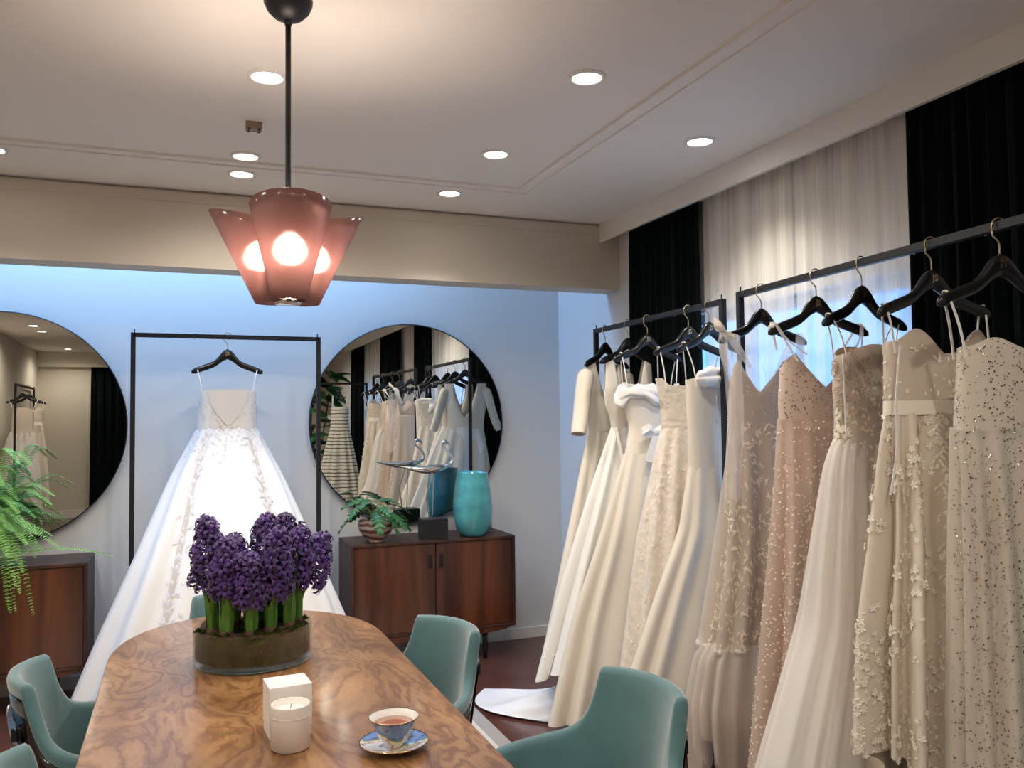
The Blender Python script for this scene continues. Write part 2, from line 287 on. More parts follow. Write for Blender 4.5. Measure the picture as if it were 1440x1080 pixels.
# ------------------------------------------------------------------ setting: room shell
XR, XL, YB, YF, ZC = 2.513, -2.13, 5.47, -4.6, 2.69
def struct(o): o['kind'] = 'structure'; return o
box('floor', (XL-.1, YF-.1, -.06), (XR+.2, YB+.15, 0), M['floor'], kind='structure')
boxes('ceiling', [((XL, YF, ZC), (XR, 4.60, ZC+.08)), ((XL, 4.60, 3.32), (XR, 4.87, 3.38)), ((1.5, 4.87, 3.32), (XR, YB, 3.38)), ((XL, 4.87, 3.32), (-1.9, YB, 3.38)), ((-1.9, 5.38, 3.32), (1.5, YB, 3.38))], M['ceil'], kind='structure')
box('wall_back', (XL-.1, YB, 0), (XR+.2, YB+.12, 3.4), M['wall'], kind='structure')
box('wall_left', (XL-.12, YF, 0), (XL, YB, 3.4), M['cream'], kind='structure')
box('wall_front', (XL-.1, YF-.12, 0), (XR+.2, YF, 2.8), M['cream'], kind='structure')
WIN = [(2.30, 4.02, .45, 2.045), (-1.30, .10, .45, 2.045)]
seg = []
ys = sorted([YF, YB] + [y for w in WIN for y in w[:2]])
for a, b in zip(ys[:-1], ys[1:]):
    w = next((w for w in WIN if abs(w[0]-a) < 1e-6), None)
    if w: seg += [((XR, a, 0), (XR+.18, b, w[2])), ((XR, a, w[3]), (XR+.18, b, 3.4))]
    else: seg.append(((XR, a, 0), (XR+.18, b, 3.4)))
boxes('wall_right', seg, M['wall'], kind='structure')
# bulkhead with its shadow gap and lip
boxes('trim_7', [((XL, 4.575, 2.293), (XR, 4.735, ZC+.7)), ((XL, 4.558, 2.293), (XR, 4.575, 2.676))], M['beige'], kind='structure')
box('trim_1', (XL, 4.552, 2.625), (2.385, 4.558, 2.676), M['beige'], kind='structure')
# curtain pelmet along the right wall
box('trim_2', (2.372, -2.2, 2.578), (2.392, 4.552, ZC), M['white'], kind='structure')
# ceiling moulding: stepped rectangular frame
mx0, mx1, my0, my1 = -1.32, 1.705, -2.2, 4.06
def frame_strip(name, inset, wdt, drop, mat):
    a0, a1, b0, b1 = mx0+inset, mx1-inset, my0+inset, my1-inset; z0 = ZC-drop
    boxes(name, [((a0, b1-wdt, z0), (a1, b1, ZC)), ((a0, b0, z0), (a1, b0+wdt, ZC)), ((a0, b0+wdt, z0), (a0+wdt, b1-wdt, ZC)), ((a1-wdt, b0+wdt, z0), (a1, b1-wdt, ZC))], mat, kind='structure')
frame_strip('trim_3', 0, .035, .014, M['ceil']); frame_strip('trim_4', .035, .045, .007, M['ceil']); frame_strip('trim_5', .08, .02, .012, M['ceil'])
# baseboards
box('baseboard_back', (XL, YB-.014, 0), (XR, YB, .075), M['white'], kind='structure', bev=.003)
box('baseboard_right', (XR-.014, 4.33, 0), (XR, YB-.014, .075), M['white'], kind='structure', bev=.003)
box('baseboard_left', (XL, YF, 0), (XL+.014, YB-.014, .075), M['white'], kind='structure', bev=.003)
box('baseboard_front', (XL+.014, YF, 0), (-1.4, YF+.014, .12), M['white'], kind='structure', bev=.003)
# windows
for i, (y0, y1, z0, z1) in enumerate(WIN):
    w = thing('window_%d' % (i+1), '', '', (XR+.10, (y0+y1)/2, z0)); w['kind'] = 'structure'; del w['label']; del w['category']
    h = z1-z0; L2 = (y1-y0)/2; fr = .05
    for (a, b) in (((-.03, -L2, 0), (.03, -L2+fr, h)), ((-.03, L2-fr, 0), (.03, L2, h)), ((-.03, -L2+fr, 0), (.03, L2-fr, fr)), ((-.03, -L2+fr, h-fr), (.03, L2-fr, h)), ((-.03, .24, fr), (.03, .34, h-fr))):
        box('window_frame', a, b, M['frame'], w, .004)
    box('pane', (-.004, -L2+fr, fr), (.004, .24, h-fr), M['pane'], w); box('pane', (-.004, .34, fr), (.004, L2-fr, h-fr), M['pane'], w)
    box('window_sill', (-.18, -L2+.001, -.02), (.03, L2-.001, 0), M['white'], w)
# door recess seen in the left mirror
d = bpy.data.objects.new('door_1', None); C.objects.link(d); d.location = (XL, -3.2, 0); d['kind'] = 'structure'
box('door_panel', (0, -.42, .005), (.03, .42, 2.02), M['cream'], d, .004); box('door_frame', (0, -.5, 0), (.05, -.42, 2.1), M['beige'], d, .004); box('door_frame', (0, .42, 0), (.05, .5, 2.1), M['beige'], d, .004); box('door_frame', (0, -.42, 2.02), (.05, .42, 2.1), M['beige'], d, .004)
tube('door_handle', [(.03, .34, 1.0), (.08, .34, 1.0), (.08, .24, 1.0)], .009, M['brass'], d)
box('trim_6', (XL, YF, 2.45), (-1.0, YF+.12, ZC), M['cream'], kind='structure')
# rug with a pale border
rg = thing('rug', 'pale woven rug with a grey edge band under the dining table', 'rug', (.25, 2.2, 0))
box('rug_field', (-1.12, -2.02, .001), (1.12, 2.02, .011), M['rugw'], rg, .003); boxes('border', [((1.12, -2.1, .001), (1.19, 2.1, .010)), ((-1.19, -2.1, .001), (-1.12, 2.1, .010)), ((-1.12, 2.02, .001), (1.12, 2.1, .010)), ((-1.12, -2.1, .001), (1.12, -2.02, .010))], M['rugg'], rg)

# ------------------------------------------------------------------ curtains on the right wall
def curtain(name, label, y0, y1, mat, nf, amp, x=2.452, ztop=2.675, axis='y', gather=.0, lean=0.):
    o = thing(name, label, 'curtain', (x, (y0+y1)/2, 0)); L_ = y1-y0; ph = random.uniform(0, 6); rj = [random.uniform(-.5, .5) for _ in range(9)]
    def fn(u, v):
        z = .012 + (ztop-.012)*(1-v); s = u*nf*2*PI + ph + .6*math.sin(u*9+rj[0]) ; a = amp*(.55+.45*min(1, v*3))
        w = a*(math.cos(s + .25*math.sin(v*4+rj[1]))*.75 + .25*math.cos(2.3*s+v*2+rj[2]))
        y = -L_/2 + L_*u + .012*math.sin(s*1.0+1.3)*v + lean*(v-.3)*(u-.5)
        return (w, y, z)
    if axis == 'x': o.rotation_euler = (0, 0, PI/2)
    grid('drape', fn, int(nf*12), 14, mat, o)
    hb = box('header_tape', (-.012, -L_/2, ztop-.07), (.012, L_/2, ztop-.0), mat, o)
    return o
curtain('dark_curtain', 'black green velvet curtain at the far end of the window wall', 3.60, 4.30, M['drape'], 9, .034)
curtain('sheer_curtain', 'white sheer curtain, far panel beside the far dark curtain', 2.935, 3.60, M['sheer'], 5, .013, 2.462)
curtain('sheer_curtain', 'white sheer curtain, near panel beside the large near dark curtain', 2.29, 2.918, M['sheer'], 5, .013, 2.462)
curtain('dark_curtain', 'wide black green velvet curtain behind the nearest hangers', 1.68, 2.29, M['drape'], 9, .034)
curtain('dark_curtain', 'black curtain seen in the mirror past the cream wall', -.05, .92, M['drape'], 8, .03)
curtain('sheer_curtain', 'white sheer curtain seen only in the mirror', -1.15, -.05, M['sheer'], 9, .022, 2.462)
curtain('dark_curtain', 'leftmost black curtain seen in the right mirror', -2.1, -1.15, M['drape'], 8, .03)
# dark curtain on the front wall (left mirror)
cf = curtain('dark_curtain', 'black curtain filling the right of the left mirror', -.8, .8, M['drape'], 12, .035, axis='x')
cf.location = (-.55, YF+.09, 0)

# ------------------------------------------------------------------ ceiling fittings
def downlight(x, y, label, grp='recessed ceiling downlights', power=SPOT_W, tilt=None, size=165, col=(1, .90, .78), r=.05):
    t = thing('ceiling_downlight', label, 'downlight', (x, y, ZC), 0, grp)
    loft('trim_ring', lathe_rings([(r, -.004), (r+.004, -.009), (r+.016, -.006), (r+.018, 0)], 32), M['white'], t, False)
    lathe('diffuser', [(r, -.002), (r+.001, -.004), (r*.5, -.005)], M['lampd'], t, 28)
    l = bpy.data.lights.new('downlight_lamp', 'SPOT'); l.energy = power; l.spot_size = math.radians(size); l.spot_blend = .7; l.color = col; l.shadow_soft_size = .045
    lo = bpy.data.objects.new('downlight_lamp', l); C.objects.link(lo); lo.location = (x, y, ZC-.03); lo['kind'] = 'helper'
    if tilt:
        dv = Vector(tilt) - lo.location; lo.rotation_euler = dv.to_track_quat('-Z', 'Y').to_euler()
    return t
for x, y, lb in ((.273, 2.956, 'round ceiling downlight just left of the pendant rod'), (.266, 3.884, 'upper of the two close downlights left of the pendant rod'),
                 (1.309, 2.587, 'largest round ceiling downlight right of the pendant'), (2.069, 3.03, 'round downlight nearest the window pelmet'),
                 (1.304, 3.485, 'small downlight between the pendant and the moulding corner'), (1.302, 4.17, 'farthest small downlight close to the bulkhead'), (-.76, 4.14, 'downlight glowing at the left picture edge'),
                 (-1.62, -.5, 'higher downlight of the pair seen in the left mirror'), (-1.62, -1.16, 'lower downlight of the pair seen in the left mirror'), (-1.62, -3.88, 'single downlight by the curtain in the left mirror')):
    downlight(x, y, lb, size=105 if y > 4 else (115 if x > 2 else 165))
downlight(.268, 4.17, 'lower of the two close downlights, aimed at the white gown', power=27, tilt=(.30, 4.85, .85), size=34, col=(1, .95, .88))
for x, y in ((1.309, .6), (-.76, 2.3), (-1.3, 3.2), (-.76, 1.0), (.27, .2), (1.31, -.8), (.27, -2.2), (1.6, -2.6)):  # invented downlights out of frame, added to brighten the room
    downlight(x, y, 'added unseen ceiling downlight that fills the room with light')
s = thing('ceiling_sensor', 'small beige rectangular sensor on the ceiling left of the pendant', 'sensor', (.267, 3.445, ZC))
box('sensor_body', (-.03, -.022, -.03), (.03, .022, 0), M['sensor'], s, .003); box('clip', (-.024, -.025, -.034), (-.014, .018, -.028), M['black'], s); box('clip', (.014, -.025, -.034), (.024, .018, -.028), M['black'], s)

# pendant
pd = thing('pendant_lamp', 'black rod pendant lamp with three flared rose glass shades', 'lamp', (.278, 2.396, 1.80))
Z0 = 1.80
lathe('canopy', [(.068, ZC-Z0), (.067, ZC-Z0-.012), (.058, ZC-Z0-.032), (.040, ZC-Z0-.05), (.014, ZC-Z0-.06)], M['black'], pd)
lathe('collar', [(.010, ZC-Z0-.072), (.011, ZC-Z0-.06), (.010, ZC-Z0-.058)], M['black'], pd, 16)
lathe('rod', [(.0078, .06), (.0078, ZC-Z0-.06)], M['black'], pd, 16)
lathe('hub', [(.012, .045), (.03, .05), (.03, .075), (.012, .10)], M['black'], pd, 20)
lathe('end_cap', [(.034, .028), (.036, .032), (.036, .04), (.03, .044)], M['silver'], pd, 28)
ang0 = math.atan2(-2.396, -.278) + .06
for k in range(3):
    a = ang0 + k*2*PI/3; ca, sa = math.cos(a), math.sin(a)
    outer = []; inner = []
    for t in np.linspace(0, 1, 9):
        dd = .049 + .071*t; rr = .045 + .062*t; z = .033 + .242*t
        outer.append([(dd*ca+rr*math.cos(b), dd*sa+rr*math.sin(b), z+.020*t*math.cos(b-a)) for b in np.linspace(0, 2*PI, 40, endpoint=False)])
    sh = loft('shade', outer, M['shade'], pd, False)
    md = sh.modifiers.new('t', 'SOLIDIFY'); md.thickness = .003
    lathe('socket', [(.014, .04), (.014, .125), (.010, .132)], M['black'], pd, 16, c=(.06*ca, .06*sa))
    bx_, by_ = .082*ca, .082*sa
    bb = lathe('bulb', [(.010, .128), (.022, .132), (.034, .145), (.040, .166), (.033, .192), (.018, .205), (.004, .209)], M['bulb'], pd, 24, c=(bx_, by_)); bb['label'] = 'glowing warm bulb'

# ------------------------------------------------------------------ mirrors
def mirror(x, label):
    t = thing('round_mirror', label, 'mirror', (x, YB, 1.493))
    def ring(r, y): return [(r*math.cos(a), y, r*math.sin(a)) for a in np.linspace(0, 2*PI, 96, endpoint=False)]
    loft('backing', [ring(.600, -.001), ring(.600, -.028)], M['rimm'], t)
    loft('glass', [ring(.647, -.028), ring(.647, -.040)], M['mirror'], t, smooth=False)
    loft('rim', [ring(.646, -.026), ring(.652, -.026), ring(.652, -.043), ring(.646, -.043)], M['black'], t, False)
    return t
mirror(1.41, 'large round mirror above the right sideboard'); mirror(-.935, 'large round mirror cut by the left picture edge, above the fern')

# ------------------------------------------------------------------ sideboards
def sideboard(x0, x1, y0, y1, label):
    z0, z1 = .175, .772; cx = (x0+x1)/2; w = (x1-x0)/2; dp = y1-y0
    t = thing('sideboard', label, 'cabinet', (cx, y0, 0), 0, 'rosewood sideboards under the mirrors')
    box('top', (-w, 0, z1-.02), (w, dp, z1), M['rosed'], t, .003)
    box('side_panel', (-w, 0, z0+.05), (-w+.02, dp, z1-.02), M['rosed'], t, .003); box('side_panel', (w-.02, 0, z0+.05), (w, dp, z1-.02), M['rosed'], t, .003)
    box('bottom_panel', (-w, 0, z0+.03), (w, dp, z0+.05), M['rosed'], t, .003); box('back_panel', (-w+.02, dp-.012, z0+.05), (w-.02, dp, z1-.02), M['rosed'], t)
    for sgn in (-1, 1):
        a, b = (-w+.021, -.003) if sgn < 0 else (.003, w-.021)
        dr = box('door', (a, .008, z0+.052), (b, .028, z1-.022), M['rose'], t, .002)
        hx = -.035 if sgn < 0 else .035
        box('handle', (hx-.016, .004, .60), (hx+.016, .0085, .69), M['rosed'], dr, .002)
        box('handle_recess', (hx-.010, .002, .608), (hx+.010, .0045, .682), M['black'], dr)
    # curved bottom rail
    def rail(u, v):
        x = -w*.96 + 2*w*.96*u; drop = .035*(1-abs(2*u-1)**6)
        return (x, .004 + (.022 if v in (0., 1.) else 0), z0+.03-drop*(v if v <= 1 else 1))
    loft('bottom_rail', [[(x, .002, z0+.031), (x, .026, z0+.031), (x, .026, z0+.031-.034*(1-abs(x/w/.97)**5)), (x, .002, z0+.031-.034*(1-abs(x/w/.97)**5))] for x in np.linspace(-w*.96, w*.96, 25)], M['rose'], t, smooth=False)
    for lx in (-w+.18, w-.18):
        for ly in (.08, dp-.08):
            loft('leg', lathe_rings([(.012, 0), (.022, z0+.031)], 14, (lx, ly)), M['lacq'], t)
    return t
sideboard(.945, 1.99, 5.035, 5.44, 'dark rosewood sideboard with two doors under the right mirror')
sideboard(-1.50, -.449, 5.045, 5.44, 'dark rosewood sideboard at left with the fern draped over it')

# ------------------------------------------------------------------ clothes racks and hangers
def rack(p, q, z, label, grp='black metal clothes racks', feet=True):
    p = Vector((*p, 0)); q = Vector((*q, 0)); dv = q-p; L_ = dv.length; rz = math.atan2(dv.y, dv.x); c = (p+q)/2
    t = thing('clothes_rack', label, 'rack', c, rz, grp); h = L_/2; s_ = .0125
    box('top_bar', (-h, -s_, z-s_), (h, s_, z+s_), M['black'], t, .002)
    for sg in (-1, 1):
        box('post', (sg*h-s_ if sg > 0 else -h-s_, -s_, .02), (sg*h+s_, s_, z+s_), M['black'], t, .002)
        box('foot', (sg*h-s_, -.15, 0), (sg*h+s_, .15, .022), M['black'], t, .002)
        lathe('pin', [(.003, z+s_-.002), (.0035, z+s_+.018), (.001, z+s_+.022)], M['black'], t, 8, c=(sg*(h-.006), 0))
    box('base_bar', (-h, -s_, .022), (h, s_, .047), M['black'], t, .002)
    for k in range(5):
        lathe('screw', [(.003, z-s_-.004), (.004, z-s_-.001)], M['silver'], t, 8, c=(-h+L_*(k+.7)/5.4, 0))
    return t
ZB = 2.005
rack((2.21, 4.30), (2.19, 3.062), ZB, 'far black clothes rack against the window wall')
rack((2.137, 2.868), (2.024, 1.468), ZB, 'near black clothes rack against the window wall')
rack((-.243, 5.13), (.772, 5.13), 2.0, 'single black rack holding one white gown at the back wall')
rack((1.36, -.22), (2.29, -.20), ZB, 'black clothes rack seen in the right mirror with a striped dress')
rack((-1.86, -2.3), (-1.86, -.9), ZB, 'black clothes rack by the left wall, seen in the left mirror')

def text_mesh(ch, size):
    cu = bpy.data.curves.new('letter', 'FONT'); cu.body = ch; cu.size = size; cu.extrude = .0006; cu.align_x = 'CENTER'; cu.align_y = 'CENTER'
    o = bpy.data.objects.new('letter', cu); C.objects.link(o); dg = bpy.context.evaluated_depsgraph_get()
    me = bpy.data.meshes.new_from_object(o.evaluated_get(dg)); bpy.data.objects.remove(o); return me
mono_S = text_mesh('S', .030); mono_J = text_mesh('J', .030)
mono = bpy.data.meshes.new('monogram')
mv = []; mf = []
for me, off, sc in ((mono_S, (.003, -.001), .9), (mono_J, (-.006, .001), .95)):
    b = len(mv); mv += [((v.co.x*sc+off[0]), v.co.z, (v.co.y*sc+off[1])) for v in me.vertices]; mf += [tuple(b+i for i in p.vertices) for p in me.polygons]
mono.from_pydata(mv, [], mf); mono.materials.append(M['brass'])
def make_hanger():
    t = thing('clothes_hanger', 'x', 'hanger', (0, 0, 0))
    rings = []
    xs = np.concatenate([np.linspace(-.195, -.06, 12), np.linspace(-.05, .05, 15), np.linspace(.06, .195, 12)])
    for x in xs:
        ax = abs(x); dome = math.exp(-(ax/.052)**3.0)
        zc = 1.868 - (ax/.195)*.072 + .033*dome; hh = .0185 + .0115*dome
        th = .011 + .003*dome
        e = min(1, max(.22, (1-((ax-.165)/.03)**2) if ax > .165 else 1)); hh *= math.sqrt(e); th *= math.sqrt(e)
        y = -.012*(ax/.195)**2
        rings.append([(x, y+th*math.copysign(abs(math.cos(a))**.7, math.cos(a)), zc+hh*math.copysign(abs(math.sin(a))**.8, math.sin(a))) for a in np.linspace(0, 2*PI, 16, endpoint=False)])
    loft('hanger_body', rings, M['hang'], t)
    pts = [(0, 0, 1.925), (0, 0, 1.955), (-.006, 0, 1.968), (-.019, 0, 1.980)]
    pts += [(-.0215*math.cos(a), 0, 2.003+.0235*math.sin(a)) for a in np.linspace(-.5, PI-.1, 14)]
    tube('hook', smooth_path(pts, 3), .0022, M['brass'], t, 8)
    e = bpy.data.objects.new('emblem', mono); C.objects.link(e); e.parent = t; e.location = (0, -.0145, 1.903)
    return t
HANG0 = make_hanger(); hang_used = [False]
def hanger(x, y, yaw, label):
    if not hang_used[0]: o = HANG0; hang_used[0] = True
    else: o = copy_tree(HANG0)
    o.location = (x, y, 0); o.rotation_euler = (0, 0, math.radians(yaw)); o['label'] = label; o['group'] = 'black wooden hangers'
    return o

# ------------------------------------------------------------------ gowns
class Gown:
    FLAT = True      # an empty bodice on a hanger hangs flatter than on a body
    def __init__(s, keys, nf=10, ph=0., neck=None, hem=None, ex=.9, sharp=1., drift=0., neckdepth=.22):
        k = np.array([list(q)+[0.]*(6-len(q)) for q in keys], float)
        if s.FLAT: k[:, 3] *= 1-.40*np.clip((k[:, 0]-.95)/.45, 0, 1)
        zz = np.linspace(k[0, 0], k[-1, 0], 161)
        s.t = np.linspace(0, 1, 161); s.cols = []
        for c in range(1, 6):
            y = np.interp(-zz, -k[:, 0], k[:, c]); w = 13; pad = np.concatenate([2*y[0]-y[w:0:-1], y, 2*y[-1]-y[-2:-w-2:-1]])
            ker = np.hanning(2*w+1); ker /= ker.sum(); s.cols.append(np.convolve(pad, ker, 'valid'))
        s.zz = zz; s.nf = nf; s.ph = ph; s.neck = neck; s.hem = hem; s.ex = ex; s.sharp = sharp; s.drift = drift; s.nd = neckdepth
        s.h = k[0, 0]-k[-1, 0]
    def __call__(s, a, t):
        a = np.asarray(a, float); t = np.asarray(t, float); z = np.interp(t, s.t, s.zz); xl, xr, hd, cy, amp = [np.interp(t, s.t, c) for c in s.cols]
        hw = (xr-xl)/2; cx = (xr+xl)/2; ca = np.cos(a); sa = np.sin(a)
        x = cx + hw*np.sign(ca)*np.abs(ca)**s.ex; y = cy + hd*np.sign(sa)*np.abs(sa)**s.ex
        nx = ca/hw; ny = sa/hd; nn = np.hypot(nx, ny)+1e-9; nx /= nn; ny /= nn
        b = a + s.drift*t + .12*np.sin(3*a+s.ph)
        n2 = max(2, int(round(s.nf*.62)))
        F = .62*np.cos(s.nf*b+s.ph) + .38*np.cos(n2*b+2.1*s.ph+1.3)
        F = np.sign(F)*np.abs(F)**s.sharp
        x = x + nx*amp*F; y = y + ny*amp*F
        if s.neck is not None: z = z + s.neck(a)*np.clip(1-(s.zz[0]-z)/s.nd, 0, 1)**1.6
        if s.hem is not None: z = z + s.hem(a)*np.clip((t-.6)/.4, 0, 1)**1.5
        return np.stack([x, y, z], -1)
    def build(s, name, mat, parent, N=112, R=34, t0=0., t1=1., off=0., label=None):
        a = np.linspace(0, 2*PI, N, endpoint=False); T = np.linspace(t0, t1, R+1); A, TT = np.meshgrid(a, T)
        V = s(A, TT)
        if off:
            nrm = s.normals(A, TT); V = V + off*nrm
        V = V.reshape(-1, 3); f = [(j*N+i, (j+1)*N+i, (j+1)*N+(i+1) % N, j*N+(i+1) % N) for j in range(R) for i in range(N)]
        o = mesh(name, V, f, mat, parent)
        if label: o['label'] = label
        return o
    def normals(s, a, t):
        e = 1e-3; da = s(a+e, t)-s(a-e, t); dt = s(a, np.clip(t+e, 0, 1))-s(a, np.clip(t-e, 0, 1)); n = np.cross(dt, da)
        n /= (np.linalg.norm(n, axis=-1, keepdims=True)+1e-12); return n
    def frames(s, a, t, scale, jit=.0, lift=.001, rot=None):
        a = np.asarray(a); t = np.asarray(t); p = s(a, t); n = s.normals(a, t); e = 1e-3
        da = s(a+e, t)-s(a-e, t); T = da/(np.linalg.norm(da, axis=-1, keepdims=True)+1e-12); B = np.cross(n, T)
        th = RNG.uniform(0, 2*PI, len(a)) if rot is None else np.asarray(rot)
        T2 = T*np.cos(th)[:, None] + B*np.sin(th)[:, None]; B2 = np.cross(n, T2)
        return p + lift*n, T2, B2, n, np.asarray(scale)*np.ones(len(a))
    def random_at(s, n, t0=0., t1=1., front=False):
        """roughly even over the surface by rejection on area"""
        out_a = []; out_t = []
        while len(out_a) < n:
            a = RNG.uniform(PI*.94, 2.06*PI, n) if front else RNG.uniform(0, 2*PI, n); t = RNG.uniform(t0, t1, n); e = 1e-3
            da = np.linalg.norm(s(a+e, t)-s(a-e, t), axis=-1); k = RNG.uniform(0, 1, n) < da/da.max()
            out_a += list(a[k]); out_t += list(t[k])
        return np.array(out_a[:n]), np.array(out_t[:n])
FR = 1.5*PI     # front centre
def adiff(a, c): return (np.asarray(a)-c+PI) % (2*PI)-PI
def vneck(depth, peak, wid=.9, c0=0.):
    """both faces: dip at front and back centre, small peaks at the bust"""
    def f(a):
        d = np.abs(adiff(a, FR+c0)); bk = np.abs(adiff(a, .5*PI))
        back = -(depth+.06)*np.clip(1-(bk/1.35)**4, 0, 1)
        return np.where(np.sin(a) > 0, back, np.where(d < wid, -depth + (depth+peak)*(d/wid), peak*(1-(d-wid)/(PI/2-wid))))
    return f
def sweetheart(dip, peak, back=-.03):
    def f(a):
        d = np.abs(adiff(a, FR)); fr = peak*np.exp(-((d-.62)/.33)**2) - dip*np.exp(-(d/.26)**2)
        return np.where(np.sin(a) < 0, fr, back*np.sin(a))
    return f
def ribbon(name, path, w, mat, parent, th=.0012, across=(0, 1, 0)):
    P_ = smooth_path(path, 5); ac = Vector(across); rings = []
    for i, p in enumerate(P_):
        d = (P_[min(i+1, len(P_)-1)]-P_[max(i-1, 0)]).normalized(); s_ = ac - d*ac.dot(d); s_.normalize(); n = d.cross(s_); ww = w(i/(len(P_)-1)) if callable(w) else w
        rings.append([tuple(p+s_*ww+n*th), tuple(p-s_*ww+n*th), tuple(p-s_*ww-n*th), tuple(p+s_*ww-n*th)])
    return loft(name, rings, mat, parent, smooth=False)
def hang_z(x): return 1.868-abs(x)/.195*.072+.0185
def loops(parent, xs=(-.165, .165), zb=1.66, xb=None, yb=.032, w=.0026, mat=None):
    """thin hanging ribbons from the bodice edge over the hanger arms"""
    xb = xb or xs
    for x, b in zip(xs, xb):
        zt = hang_z(x)+.0025
        ribbon('hanger_loop', [(b, -yb, zb-.03), (b*.6+x*.4, -yb*.8, zb+.4*(zt-zb)), (x, -.014, zt-.01), (x, -.008, zt), (x, .004, zt), (x+.004, .010, zt-.01), (b*.6+x*.4+.006, yb*.7, zb+.4*(zt-zb)), (b+.008, yb, zb-.03)], w, mat or M['ribbon'], parent, across=(1, 0, 0))
def swing_tag(parent, x, y, z, h=.11, w=.026, rz=.3, name='price_tag'):
    c, s_ = math.cos(rz), math.sin(rz)
    def q(u, v, d): return (x+u*c-d*s_, y+u*s_+d*c, z+v)
    v = [q(u, k, d) for d in (-.0008, .0008) for u, k in ((-w/2, 0), (w/2, 0), (w/2, -h), (-w/2, -h))]
    tg = mesh(name, v, [(0, 1, 2, 3), (7, 6, 5, 4), (0, 4, 5, 1), (1, 5, 6, 2), (2, 6, 7, 3), (3, 7, 4, 0)], M['paper'], parent, False)
    tube('tag_string', [(x, y, z-.008), (x+.004, y-.004, z+.05), (x+.01, y+.005, z+.10)], .0007, M['ribbon'], tg, 5)
    return tg
def shoulder(parent, side, vz, zt=1.795, xin=.075, xout=.165, arm=1.60, hdv=.088, mat=None, name='shoulder_panel'):
    """fabric panel from the bodice V up over the hanger and down the back"""
    def fn(u, v):
        # u 0 inner .. 1 outer ; v 0 front bottom .. .5 top .. 1 back bottom
        k = 1-abs(2*v-1); k = k**.9
        zi = vz + (zt+.018-vz)*k; zo = arm + (zt-arm)*k
        xi = .012 + (xin-.012)*min(1, k*1.05)**1.0; xo = xout - .010*math.sin(k*PI)
        x = xi+(xo-xi)*u; z = zi+(zo-zi)*u
        y = (-1 if v < .5 else 1)*(hdv*(1-(x/.20)**2*.35)*(1-k**3)+.013*k**3) if abs(v-.5) > .02 else 0
        if abs(v-.5) <= .02: z += .006
        return (side*x, y, z)
    return grid(name, fn, 8, 28, mat, parent)

GRP = 'bridal gowns on the window wall racks'
HK = [(2.208, 4.185, 24), (2.204, 3.923, 10), (2.201, 3.716, -4), (2.195, 3.337, 0), (2.192, 3.167, 7), (2.125, 2.718, -4), (2.097, 2.378, -9), (2.078, 2.143, 6), (2.054, 1.844, -8), (2.035, 1.607, -13)]
HL = ['hanger farthest along the far rack, holding the sleeved gown', 'second hanger from the far end, holding the plain sleeveless gown', 'third hanger from the far end, above the draped collar gown', 'fourth hanger from the far end, above the square neck brocade gown',
      'fifth hanger, last on the far rack, above the gown with a rounded bow', 'farthest hanger on the near rack, tied with a white tulle bow', 'hanger above the blush beaded gown, sheer straps round its tips', 'hanger above the nude lace bodice gown', 'hanger above the ivory petal gown, in front of the dark curtain', 'nearest hanger at the right edge, above the sequin gown']
for (x, y, yw), lb in zip(HK, HL): hanger(x, y, yw, lb)
def gown_root(i, label, grp=GRP):
    x, y, yw = HK[i]; return thing('wedding_gown', label, 'gown', (x, y, 0), math.radians(yw), grp)

# 1 sleeved mikado gown
g = gown_root(0, 'ivory long gown with fitted three quarter sleeves, V neckline and belt')
def vtop(vd, xin, arm, armw=.93):
    def f(a):
        c = np.abs(np.cos(a)); return -vd*np.clip(1-c/xin, 0, 1)**.9 - arm*np.clip((c-armw)/(1-armw), 0, 1)
    return f
Gown([(1.812, -.172, .172, .020), (1.74, -.176, .176, .062), (1.62, -.170, .170, .086), (1.52, -.154, .154, .086), (1.44, -.148, .148, .085)], neck=vtop(.31, .55, 0), neckdepth=.36).build('bodice', M['mikado'], g, 200, 26)
Gown([(1.485, -.152, .152, .091), (1.435, -.152, .152, .091)]).build('belt', M['mikado'], g, 72, 3)
s1 = Gown([(1.45, -.148, .148, .086, 0, .002), (1.12, -.25, .19, .09, 0, .020), (.65, -.41, .20, .095, -.01, .032), (.2, -.57, .20, .10, -.02, .040)], nf=8, ph=.4, hem=lambda a: .02*np.cos(2*a))
s1.build('skirt', M['mikado'], g)
for sd in (-1, 1):
    pth = smooth_path([(sd*.158, 0, 1.765), (sd*.180, 0, 1.73), (sd*.212, -.006, 1.62), (sd*.240, -.014, 1.52), (sd*.274, -.024, 1.425)], 6)
    n = len(pth); sl = tube('sleeve', pth, [.030+.024*min(1, i/5) - .010*i/n for i in range(n)], M['mikado'], g, 20, .74, cap=False)
def peplum(u, v):
    a = PI*.20 + PI*.60*u; w = .25*v; r = 1+.30*v
    return (.15*math.cos(a)*r, .056*math.sin(a)*(1+.2*v)+.012*v*math.sin(u*15), 1.45-.33*v*(1-.45*math.cos(u*2*PI)))
grid('peplum', peplum, 60, 10, M['satinw'], g)
swing_tag(g, -.10, -.09, 1.33)

